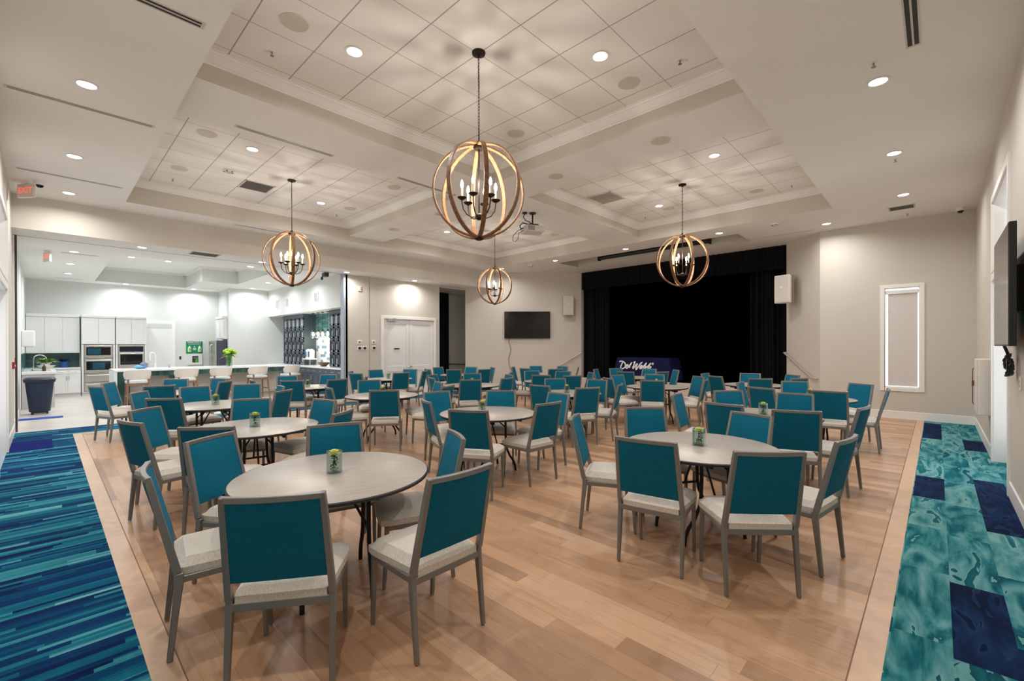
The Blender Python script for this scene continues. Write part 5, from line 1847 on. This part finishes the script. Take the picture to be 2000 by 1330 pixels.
b.add(vs, [(j * 32 + i, j * 32 + (i + 1) % 32, (j + 1) * 32 + (i + 1) % 32, (j + 1) * 32 + i) for j in range(3) for i in range(32)] + [tuple(range(32))[::-1], tuple(96 + i for i in range(32))])
b.build('lid', mat('navy_lid', (26, 34, 58), .4), t, smooth=True)
for s_ in (-1, 1):
    b = MB(); b.lathe([(.0, -.02), (.05, -.02), (.05, .02), (.0, .02)], seg=16); b.xform(Matrix.Translation((s_ * .12, -.12, .05)) @ Matrix.Rotation(PI / 2, 4, 'Y')); b.build('wheel', BLACKP, t, smooth=True)
b = MB(); b.box(-.13, -.13, .03, .13, .13, .065); b.build('dolly_base', BLACKP, t)
t = thing('floor_mat', 'blue floor mat in front of the navy trash can', 'mat', (-.07, 14.3, 0))
b = MB(); b.box(-.33, -.16, 0, .33, .16, .008); b.build('pad', mat('royal_blue_mat', (22, 70, 168), .9), t)
b = MB()
for q in ((-.345, -.175, .345, -.16), (-.345, .16, .345, .175), (-.345, -.16, -.33, .16), (.33, -.16, .345, .16)):
    b.box(q[0], q[1], 0, q[2], q[3], .006)
b.build('rim', mat('mat_rim', (20, 40, 92), .7), t)

# fire-alarm pulls on the opening jamb
for x, y, z, lab in ((XL, 11.75, 1.25, 'red fire alarm pull on the wall before the kitchen opening'), (-.42, 13.3, 1.3, 'red fire alarm pull just inside the kitchen')):
    t = thing('fire_alarm_pull', lab, 'alarm', (x, y, z), PI / 2, 'red wall pulls')
    b = MB(); b.box(-.05, -.03, -.06, .05, 0, .06); b.build('case', mat('alarm_red', (176, 40, 44), .4) if not bpy.data.materials.get('alarm_red') else bpy.data.materials['alarm_red'], t, bevel=.005)
    b = MB(); b.box(-.03, -.04, -.02, .03, -.03, .01); b.build('handle', WHITE, t)

# ------------------------------------------------------------------ locker wall (fronts look towards -x)
t = thing('locker_counter', 'blue-grey counter cabinets under the wall lockers', 'cabinet', (6.0, 0, 0))
b = MB(); b.box(.02, 12.52, .1, .74, 18.75, .88); b.box(.08, 12.52, 0, .74, 18.75, .1); b.build('body', BLUEGREY, t)
b = MB(); b.box(-.02, 12.51, .88, .745, 18.78, .92); b.build('countertop', QUARTZ, t, bevel=.003)
SWAP = Matrix(((0, 1, 0, 0), (1, 0, 0, 0), (0, 0, 1, 0), (0, 0, 0, 1)))
nd_ = 14
for i in range(nd_):
    y0 = 12.54 + i * (18.74 - 12.54) / nd_
    y1 = y0 + (18.74 - 12.54) / nd_ - .008
    b = MB(); b.box(0, y0, .7, .02, y1, .87); dd = b.build('drawer', BLUEGREY, t, bevel=.003)
    b = MB(); b.tube([(-.02, (y0 + y1) / 2 - .06, .79), (-.02, (y0 + y1) / 2 + .06, .79)], .008, 6); b.build('handle', STEEL, dd)
    b = MB(); door_panel(b, y0, y1, .11, .69, 0, .05); b.xform(Matrix.Translation((.008, 0, 0)) @ SWAP); dd = b.build('door', BLUEGREY, t)
    yh = y1 - .035 if i % 2 == 0 else y0 + .035
    b = MB(); b.tube([(-.025, yh, .5), (-.025, yh, .64)], .007, 6); b.build('handle', STEEL, dd)
DARKMESH = mat('dark_locker_mesh', (34, 32, 38), .5)
PALEGL = mat('pale_locker_glass', (150, 160, 166), .2)
for y0, y1, nc, lab in ((16.17, 18.1, 5, 'blue-grey wine locker bank, the wider one nearer the flower vase'), (12.52, 14.12, 5, 'blue-grey wine locker bank beside the opening jamb')):
    t = thing('locker_bank', lab, 'locker', (6.3, 0, 0))
    b = MB(); b.box(.02, y0, .921, .445, y1, 2.72); b.box(-.02, y0 - .0, 2.6, .02, y1, 2.72); b.build('body', BLUEGREY, t)
    rows_ = [(.95, 1.36), (1.4, 1.79), (1.83, 2.2), (2.24, 2.58)]
    wd = (y1 - y0) / nc
    for z0, z1 in rows_:
        for i in range(nc):
            a, c = y0 + wd * i + .012, y0 + wd * (i + 1) - .012
            b = MB()
            for q in ((a, z0, a + .055, z1), (c - .055, z0, c, z1), (a, z0, c, z0 + .06), (a, z1 - .05, c, z1)):
                b.box(0, q[0], q[1], .02, q[2], q[3])
            dd = b.build('door', BLUEGREY, t)
            b = MB(); b.box(.012, a + .05, z0 + .05, .016, c - .05, z1 - .04); b.build('mesh_panel', PALEGL if z0 > 2.2 else DARKMESH, dd)
            b = MB(); b.tube([(-.03, a + .03, z0 + .08), (-.03, a + .03, z0 + .24)], .012, 6); b.box(-.012, a + .07, z0 + .01, -.0, a + .11, z0 + .04); b.build('handle', mat('locker_pull', (206, 208, 210), .3) if not bpy.data.materials.get('locker_pull') else bpy.data.materials['locker_pull'], dd)
TB = [(238, 240, 238), (232, 236, 234), (120, 158, 178), (240, 240, 236), (228, 234, 232), (240, 240, 238)]
b = MB(); b.box(6.735, 14.12, .92, 6.75, 16.17, 1.95); struct(b.build('wall_tile_panel', m_tilewall('white_blue_tile', TB, .2, .1, 1, (206, 208, 206))))
b = MB(); b.box(6.735, 14.12, 1.95, 6.75, 16.17, 2.73); struct(b.build('wall_tile_panel', m_tilewall('aqua_glass_tile', [(92, 140, 142), (110, 158, 156), (82, 128, 134), (124, 168, 164)], .3, .06, 1)))
BULBK = mat('lit_pendant_bulb', (255, 255, 255), .4, emit=(1, .8, .62), estr=14)
pd0 = None
for y, lab in ((15.65, 'clear glass pendant nearest the wide locker bank'), (15.25, 'clear glass pendant, second from the wide locker bank'), (14.9, 'clear glass pendant, third from the wide locker bank'), (14.5, 'clear glass pendant nearest the jamb-side lockers')):
    if pd0 is None:
        pd0 = thing('pendant_light', '', 'pendant light', (6.42, y, 2.73))
        b = MB(); b.tube([(0, 0, 0), (0, 0, -.6)], .006, 6); b.lathe([(.0, -.02), (.05, -.02), (.055, 0), (.0, 0)], seg=16); b.build('cord', BLACKP, pd0, smooth=True)
        b = MB(); b.lathe([(.0, -.66), (.025, -.66), (.028, -.6), (.012, -.58), (.0, -.58)], seg=12); b.build('socket', BLACKM, pd0, smooth=True)
        b = MB(); b.lathe([(.0, -.8), (.03, -.79), (.042, -.75), (.03, -.69), (.014, -.66), (.0, -.66)], seg=14); b.build('bulb', BULBK, pd0, smooth=True)
        b = MB(); b.lathe([(.05, -.87), (.085, -.84), (.098, -.78), (.085, -.7), (.05, -.62), (.032, -.58), (.03, -.58), (.048, -.62), (.082, -.7), (.095, -.78), (.082, -.838), (.05, -.866)], seg=20); b.build('glass_shade', GLASS, pd0, smooth=True)
        t = pd0
    else:
        t = dup(pd0, (6.42, y, 2.73))
    tag(t, lab, 'pendant light', 'glass pendants between the lockers')
    l = bpy.data.lights.get('pendant_glow') or bpy.data.lights.new('pendant_glow', 'POINT')
    l.energy = 6; l.color = (1, .8, .6); l.shadow_soft_size = .05
    o = bpy.data.objects.new('pendant_glow', l); COL.objects.link(o); o.location = (6.36, y, 1.78)
ct0 = None
for y, lab in ((16.0, 'white canister with a blue label, nearer the wide lockers'), (15.75, 'white canister with a blue label, nearer the tiled wall')):
    if ct0 is None:
        ct0 = thing('canister', '', 'canister', (6.4, y, 1.16))
        b = MB(); b.lathe([(.0, 0), (.1, 0), (.1, .26), (.06, .31), (.0, .33)], seg=18); b.build('body', WHITE, ct0, smooth=True)
        b = MB(); b.box(-.11, -.05, .05, -.095, .05, .24); b.build('front_label', mat('label_blue', (60, 100, 146), .5), ct0)
        t = ct0
    else:
        t = dup(ct0, (6.4, y, 1.16))
    tag(t, lab, 'canister', 'canisters on the locker counter')
t = thing('drink_stand', 'white raised stand under the two canisters', 'stand', (6.4, 15.88, .92))
b = MB(); b.box(-.14, -.27, .2, .14, .27, .24); b.build('shelf', WHITE, t, bevel=.005)
for sx in (-1, 1):
    for sy in (-1, 1):
        b = MB(); b.tube([(sx * .12, sy * .25, 0), (sx * .12, sy * .25, .2)], .01, 6); b.build('leg', STEEL, t)
t = thing('wooden_bowl', 'long brown bowl on the counter below the tiled wall', 'bowl', (6.35, 14.65, .92))
b = MB(); b.lathe([(.06, 0), (.14, .07), (.17, .13), (.16, .13), (.1, .05), (.0, .03)], seg=20); b.xform(Matrix.Diagonal((1, 1.7, 1, 1))); b.build('shell', mat('bowl_brown', (92, 74, 46), .5), t, smooth=True)
b = MB()
for i in range(9):
    b.ball((rr.uniform(-.06, .06), rr.uniform(-.16, .16), .1), .045, 10, 6, 1)
b.build('filling', mat('olive_balls', (110, 102, 54), .6), t, smooth=True)['kind'] = 'stuff'
gr0 = None
for y, lab in ((17.85, 'small white wall grille on the bulkhead, farthest from the hall'), (16.85, 'small white wall grille on the bulkhead, the middle one'), (14.38, 'small white wall grille on the bulkhead, nearest the hall')):
    if gr0 is None:
        gr0 = thing('wall_grille', '', 'air vent', (6.0, y, 3.15), -PI / 2)
        b = MB()
        for q in ((-.16, -.17, .16, -.14), (-.16, .14, .16, .17), (-.16, -.14, -.13, .14), (.13, -.14, .16, .14)):
            b.box(q[0], -.012, q[1], q[2], 0, q[3])
        b.build('frame', WHITE, gr0)
        b = MB()
        for i in range(10):
            z = -.13 + i * .027
            b.box(-.13, -.009, z, .13, -.002, z + .012)
        b.build('slats', mat('grille_pale', (190, 192, 192), .6), gr0)
        t = gr0
    else:
        t = dup(gr0, (6.0, y, 3.15), -PI / 2)
    tag(t, lab, 'air vent', 'bulkhead wall grilles')
